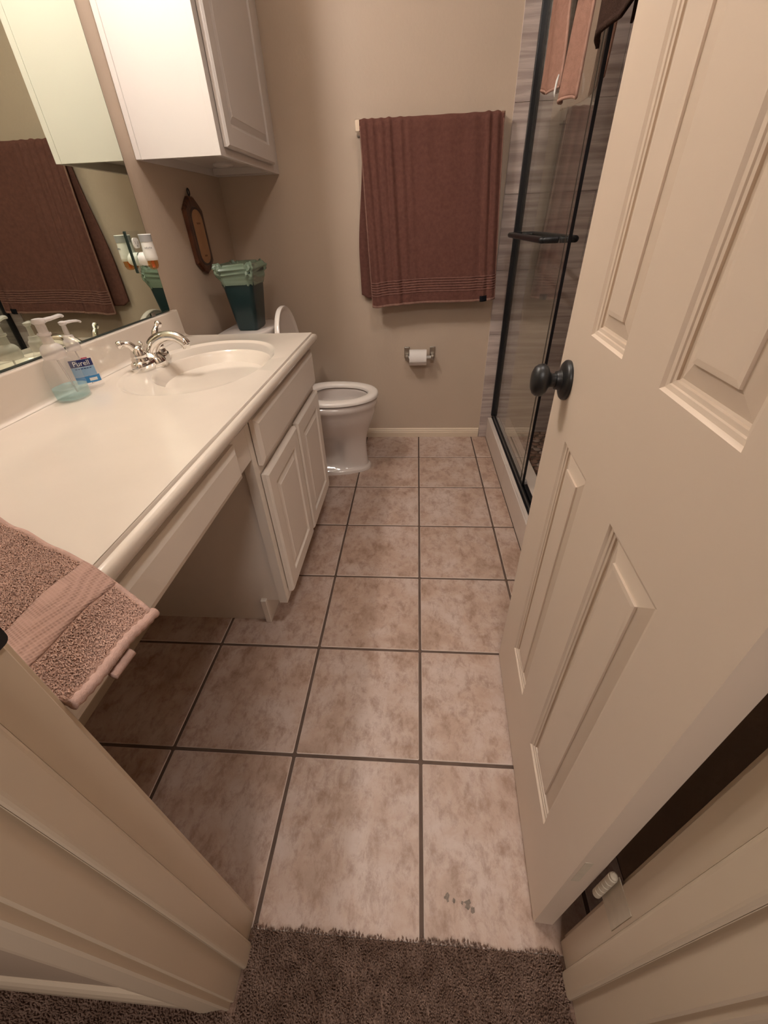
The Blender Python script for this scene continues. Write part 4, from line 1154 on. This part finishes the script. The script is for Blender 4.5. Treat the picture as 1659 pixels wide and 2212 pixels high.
# raised lid
bm = bmesh.new()
def lidring(k, dx):
    base = egg(-0.632, -0.222, 0.182, 0.0)
    cx_ = -0.44
    out = []
    for p in base:
        u = (p.x + 0.632) ; y = p.y - TC
        u = 0.205 + (u - 0.205) * (1 - k); y *= (1 - k)
        zz = 0.428 + u * math.cos(0.06); xx = -0.628 - u * math.sin(0.06) + dx
        out.append(Vector((xx, TC + y, zz)))
    return out
loft(bm, [lidring(0.12, 0.010), lidring(0.10, 0.011), lidring(0.055, 0.018), lidring(0.01, 0.018), lidring(0.0, 0.014), lidring(0.0, 0.002), lidring(0.02, -0.004), lidring(0.3, -0.008), lidring(0.7, -0.010)], True, True, True)
obj('lid', bm, M['seat'], toi, auto=45)
for yo in (-0.07, 0.07): obj('hinge_post', B(-0.665, -0.628, TC + yo - 0.016, TC + yo + 0.016, 0.4108, 0.440, 0.006, 2), M['seat'], toi)
# tank
def tk(x0, xf, bow, hw, z, n=14, r=0.02):
    out = []
    for i in range(n + 1):
        y = lerp(-hw, hw, i / n); out.append(Vector((xf - bow * (y / hw) ** 2 - (0.012 if i in (0, n) else 0), TC + y, z)))
    out += [Vector((x0 + 0.01, TC + hw, z)), Vector((x0, TC + hw - 0.015, z)), Vector((x0, TC - hw + 0.015, z)), Vector((x0 + 0.01, TC - hw, z))]
    return out
bm = bmesh.new()
loft(bm, [tk(-0.905, -0.735, 0.03, 0.165, 0.4115), tk(-0.912, -0.722, 0.04, 0.180, 0.44), tk(-0.915, -0.715, 0.05, 0.195, 0.70), tk(-0.915, -0.714, 0.05, 0.196, 0.715)], True, True, True)
obj('tank', bm, M['porcelain'], toi, auto=40)
bm = bmesh.new()
loft(bm, [tk(-0.918, -0.706, 0.055, 0.204, 0.7155), tk(-0.924, -0.698, 0.055, 0.212, 0.722), tk(-0.924, -0.698, 0.055, 0.212, 0.740), tk(-0.920, -0.702, 0.055, 0.208, 0.747), tk(-0.912, -0.710, 0.055, 0.200, 0.750)], True, True, True)
obj('tank_lid', bm, M['porcelain'], toi, auto=40)
bm = bmesh.new(); lathe(bm, (-0.722, TC - 0.14, 0.66), [(0.014, 0.0), (0.014, 0.012), (0.008, 0.016)], 20, 'X')
tube(bm, [(-0.708, TC - 0.14, 0.66), (-0.703, TC - 0.11, 0.657), (-0.702, TC - 0.07, 0.652)], [0.006, 0.0055, 0.0065], 10)
obj('flush_lever', bm, M['chrome'], toi, smooth=True)
bm = bmesh.new(); lathe(bm, (-0.56, TC - 0.094, 0.0138), [(0.012, 0), (0.0115, 0.010), (0.007, 0.015), (0.001, 0.016)], 16)
obj('bolt_cap', bm, M['seat'], toi, smooth=True)

# ---- bin on the tank lid
bn = thing('waste_bin', (-0.79, 1.55, 0.7505), 'small dark teal wastebasket with green liner standing on the toilet tank', 'wastebasket')
bx, by = -0.795, 1.545
def br(hx, hy, z, dx=0, dy=0, r=0.02): return [Vector((x, y, z)) for x, y in rrect(bx + dx - hx, bx + dx + hx, by + dy - hy, by + dy + hy, r, 5)]
zb = 0.751
bm = bmesh.new()
loft(bm, [br(0.044, 0.066, zb, r=0.015), br(0.049, 0.071, zb + 0.006, r=0.018), br(0.073, 0.092, zb + 0.19, r=0.024), br(0.0775, 0.096, zb + 0.215, r=0.025), br(0.0825, 0.101, zb + 0.2155, r=0.027), br(0.0825, 0.101, zb + 0.225, r=0.027), br(0.078, 0.096, zb + 0.225, r=0.025), br(0.070, 0.089, zb + 0.19, r=0.024), br(0.048, 0.07, zb + 0.012, r=0.018)], True, True, True)
BS = Matrix.Translation((bx, by, zb)) @ Matrix.Diagonal((0.95, 0.98, 1.06, 1)) @ Matrix.Translation((-bx, -by, -zb))
bm.transform(BS)
obj('bin', bm, M['bin'], bn, auto=45)
# liner folded over the rim
bm = bmesh.new(); rings = []
nl = 24 * 4
def linring(hx, hy, z, amp, seed, za):
    base = rrect(bx - hx, bx + hx, by - hy, by + hy, 0.03, 23)
    out = []
    for i, (x, y) in enumerate(base):
        a = i / len(base)
        n1_ = mnoise.noise(Vector((math.cos(a * 6.283) * 2.4, math.sin(a * 6.283) * 2.4, seed))); n2_ = mnoise.noise(Vector((math.cos(a * 6.283) * 7, math.sin(a * 6.283) * 7, seed * 1.7)))
        k = amp * (n1_ + 0.5 * n2_)
        d = Vector((x - bx, y - by)).normalized()
        out.append(Vector((x + d.x * k, y + d.y * k, z + za * (n1_ * 0.8 + 0.4 * n2_))))
    return out
rings = [linring(0.0745, 0.0935, zb + 0.172, 0.003, 1.0, 0.022), linring(0.079, 0.098, zb + 0.190, 0.006, 1.2, 0.015), linring(0.084, 0.102, zb + 0.203, 0.010, 1.6, 0.010), linring(0.0865, 0.105, zb + 0.213, 0.014, 2.0, 0.010), linring(0.084, 0.103, zb + 0.222, 0.012, 2.4, 0.010), linring(0.090, 0.107, zb + 0.232, 0.020, 2.9, 0.014), linring(0.085, 0.102, zb + 0.246, 0.020, 3.4, 0.018), linring(0.075, 0.092, zb + 0.250, 0.012, 3.8, 0.014), linring(0.069, 0.086, zb + 0.235, 0.006, 4.0, 0.006), linring(0.064, 0.080, zb + 0.15, 0.004, 4.4, 0.003)]
fine = []
for r0_, r1_ in zip(rings[:-1], rings[1:]):
    for k in range(5): fine.append([p.lerp(q_, k / 5) for p, q_ in zip(r0_, r1_)])
fine.append(rings[-1])
for r_ in fine:
    for p in r_:
        wgt = smooth(zb + 0.165, zb + 0.20, p.z)
        n_ = mnoise.noise_vector(p * 38) * 0.0075 + mnoise.noise_vector(p * 95) * 0.0035
        p += n_ * wgt
rings = fine
loft(bm, rings, True)
bm.transform(BS)
obj('liner', bm, M['liner'], bn, smooth=True)

# ================================================================== TOWEL BAR + BATH TOWEL
tb = thing('towel_bar', (0.03, BW, 1.47), 'chrome towel bar mounted on the back wall', 'towel bar')
TBZ, TBY = 1.470, BW - 0.062
for xc in (-0.283, 0.326):
    bm = bmesh.new()
    pl = rrect(-0.013, 0.013, -0.027, 0.027, 0.003, 2)
    def pr_(k, y): return [Vector((xc + a * k, y, TBZ + 0.004 + b_ * k)) for a, b_ in pl]
    loft(bm, [pr_(1, BW - 0.0005), pr_(1, BW - 0.007), pr_(0.82, BW - 0.011), pr_(0.72, BW - 0.05), pr_(0.80, BW - 0.072), pr_(0.65, BW - 0.080)], True, True, True)
    obj('bracket', bm, M['chrome'], tb)
bm = bmesh.new(); tube(bm, [(-0.275, TBY, TBZ), (0.322, TBY, TBZ)], 0.009, 16)
obj('bar', bm, M['chrome'], tb, smooth=True)

bt = thing('bath_towel', (0.03, TBY, 1.48), 'large brown bath towel folded over the chrome bar on the back wall', 'towel')
RT = 0.017
ridges = [(0.030, 0.014, 0.016), (0.085, 0.014, 0.013), (0.150, 0.014, 0.010), (0.205, 0.014, 0.020), (0.285, 0.016, 0.012), (0.345, 0.016, 0.006), (0.47, 0.03, 0.005), (0.62, 0.05, 0.006), (0.80, 0.030, 0.008), (0.895, 0.014, 0.018), (0.955, 0.015, 0.018)]
def fold(u, dn):
    y = 0
    for c, w_, a in ridges:
        cc = c + 0.06 * dn * (0.5 - c) * (1 if c < 0.5 else -0.4)
        ww = w_ * (1 + 0.9 * dn)
        y += a * math.exp(-((u - cc) / ww) ** 2) * (0.55 + 0.45 * dn)
    return y + 0.0018 * mnoise.noise(Vector((u * 13, dn * 5, 2.0)))
def zbot(u): return 0.776 + 0.030 * u + 0.010 * math.sin(u * 5.5 + 0.3) * u - 0.004 * math.exp(-((u - 0.03) / 0.05) ** 2)
def front(u, dn):
    """u 0..1 left to right, dn 0 top .. 1 hem"""
    xl = -0.272 + 0.022 * dn; xr = 0.330 + 0.037 * dn
    zb_ = zbot(u); z = lerp(TBZ, zb_, dn)
    y = TBY - RT - 0.004 - fold(u, dn) - 0.012 * dn + 0.022 * dn * smooth(0.03, 0.0, u) if False else TBY - RT - 0.004 - fold(u, dn) - 0.014 * dn
    y += 0.012 * dn * (1 - smooth(0.0, 0.05, u))
    return Vector((lerp(xl, xr, u), y, z))
LFT = 0.69
def towel_f(u, v):
    if v < 0.46:
        return front(u, 1 - v / 0.46)
    if v < 0.54:
        a = (v - 0.46) / 0.08 * math.pi; p = front(u, 0.0)
        f0 = fold(u, 0)
        r_ = RT + 0.004 + f0 * (0.5 + 0.5 * math.cos(a))
        return Vector((p.x, TBY - r_ * math.cos(a), TBZ + (RT + 0.004 + 0.35 * f0) * math.sin(a)))
    dn = (v - 0.54) / 0.46
    x = lerp(lerp(-0.272, -0.312, smooth(0.05, 0.75, dn)), lerp(0.330, 0.352, dn), u)
    y = min(BW - 0.010, TBY + RT + 0.004 + 0.012 * dn) + 0.004 * math.sin(u * 22) * dn
    z = lerp(TBZ, 0.806 + 0.01 * u + 0.020 * smooth(0.06, 0.0, u), dn)
    return Vector((x, y, z))
bm = bmesh.new(); grid_surface(bm, towel_f, 150, 170)
o = obj('sheet', bm, M['towel'], bt, smooth=True); s_ = o.modifiers.new('thick', 'SOLIDIFY'); s_.thickness = 0.007; s_.offset = 0
def on_front(name, d0, d1, mat, thick, u0=0.0, u1=1.0, nu=110, nv=3):
    bm = bmesh.new(); grid_surface(bm, lambda a, b_: front(lerp(u0, u1, a), lerp(d0, d1, b_)), nu, nv)
    o = obj(name, bm, mat, bt, smooth=True); s = o.modifiers.new('thick', 'SOLIDIFY'); s.thickness = thick; s.offset = 0
    return o
for k in range(6):
    d = 0.838 + k * 0.0165
    on_front('band', d, d + 0.0062, M['towel_band'], 0.0105)
on_front('hem', 0.988, 1.002, M['towel_hem'], 0.0100)
bm = bmesh.new(); grid_surface(bm, lambda a, b_: front(lerp(-0.004, 0.004, a), b_), 2, 90)
o = obj('side_hem', bm, M['towel_hem'], bt, smooth=True); s_ = o.modifiers.new('thick', 'SOLIDIFY'); s_.thickness = 0.0085; s_.offset = 0
bm = bmesh.new(); grid_surface(bm, lambda a, b_: front(lerp(0.996, 1.003, a), b_), 2, 90)
o = obj('side_hem', bm, M['towel_hem'], bt, smooth=True); s_ = o.modifiers.new('thick', 'SOLIDIFY'); s_.thickness = 0.0085; s_.offset = 0
on_front('care_label', 0.968, 1.006, M['label_black'], 0.0130, 0.888, 0.938, 10, 4)

# ================================================================== TOILET PAPER
th = thing('paper_holder', (0.0, BW, 0.52), 'satin metal toilet paper holder on the back wall', 'paper holder')
for xc in (-0.074, 0.070):
    bm = bmesh.new(); pl = rrect(-0.0155, 0.0155, -0.031, 0.031, 0.004, 3)
    def q2(k, y, dz=0): return [Vector((xc + a * k, y, 0.522 + dz + b_ * k)) for a, b_ in pl]
    loft(bm, [q2(1, BW - 0.0005), q2(1, BW - 0.005), q2(0.86, BW - 0.009)], True, True, True)
    box(bm, xc - 0.009, xc + 0.009, BW - 0.062, BW - 0.008, 0.492, 0.516, 0.003, 2)
    obj('bracket', bm, M['nickel'], th, auto=40)
bm = bmesh.new(); tube(bm, [(-0.066, BW - 0.048, 0.506), (0.062, BW - 0.048, 0.506)], 0.0085, 16)
obj('roller', bm, M['white_plastic'], th, smooth=True)
tp = thing('toilet_roll', (-0.008, BW - 0.052, 0.506), 'white toilet paper roll on the wall holder', 'toilet paper')
bm = bmesh.new(); RR = 0.0425
cx0, cx1 = -0.060, 0.036; yc, zc = BW - 0.050, 0.506
lathe(bm, (cx0, yc, zc), [(0.019, 0.0), (RR - 0.001, 0.0), (RR, 0.001), (RR, cx1 - cx0 - 0.001), (RR - 0.001, cx1 - cx0), (0.019, cx1 - cx0)], 48, 'X', cap0=False, cap1=False)
obj('roll', bm, M['paper'], tp, auto=40)
bm = bmesh.new()
def sheet(u, v):
    a = math.radians(lerp(100, 205, v)) ; x = lerp(cx0 + 0.0003, cx1 - 0.0003, u)
    if v > 0.999: pass
    e = 0.008 * math.sin(u * 5 + 1) if v > 0.95 else 0
    r_ = RR + 0.0008 + (0.002 * max(0, v - 0.7))
    a += e * 6
    return Vector((x, yc + r_ * math.cos(a), zc + r_ * math.sin(a)))
grid_surface(bm, sheet, 24, 20)
o = obj('loose_sheet', bm, M['paper'], tp, smooth=True); s_ = o.modifiers.new('thick', 'SOLIDIFY'); s_.thickness = 0.0006

# ================================================================== LAMPS
# vanity light bar above the mirror (out of the picture)
vl = thing('vanity_light', (LW, 0.72, 2.12), 'chrome vanity light bar with globe bulbs above the mirror', 'wall lamp')
obj('backplate', B(LW + 0.001, LW + 0.03, 0.42, 1.02, 2.08, 2.18, 0.004, 2), M['chrome'], vl)
em = emit_mat('warm_bulb', LIGHT_COL, VANITY_STRENGTH)
for yb_ in (0.60, 0.80):
    bm = bmesh.new(); lathe(bm, (LW + 0.03, yb_, 2.13), [(0.024, 0.0), (0.022, 0.02), (0.018, 0.03)], 20, 'X')
    sk = obj('socket', bm, M['chrome'], vl, auto=40)
    bm = bmesh.new(); bmesh.ops.create_uvsphere(bm, u_segments=24, v_segments=16, radius=0.045)
    bm.transform(Matrix.Translation((LW + 0.098, yb_, 2.13)))
    obj('bulb', bm, em, vl, smooth=True)
# ceiling fixture of the bathroom
cl_ = thing('ceiling_light', (0.20, 0.38, CEIL), 'round flush ceiling light of the bathroom', 'ceiling lamp')
bm = bmesh.new(); lathe(bm, (0.20, 0.38, CEIL), [(0.12, 0), (0.12, -0.02), (0.105, -0.025)], 32)
obj('rim', bm, M['white_plastic'], cl_, auto=40)
bm = bmesh.new(); lathe(bm, (0.20, 0.38, CEIL), [(0.10, -0.0251), (0.095, -0.04), (0.06, -0.055), (0.002, -0.06)], 32)
obj('diffuser', bm, emit_mat('ceiling_glow', LIGHT_COL, CEIL_STRENGTH), cl_, smooth=True)
hl_ = thing('hall_light', (0.0, -1.7, CEIL), 'round flush ceiling light of the carpeted room', 'ceiling lamp')
bm = bmesh.new(); lathe(bm, (0.0, -1.7, CEIL), [(0.32, 0), (0.32, -0.02), (0.305, -0.025)], 32)
obj('rim', bm, M['white_plastic'], hl_, auto=40)
bm = bmesh.new(); lathe(bm, (0.0, -1.7, CEIL), [(0.30, -0.0251), (0.28, -0.045), (0.16, -0.065), (0.002, -0.07)], 32)
obj('diffuser', bm, emit_mat('hall_glow', LIGHT_COL, HALL_STRENGTH), hl_, smooth=True)
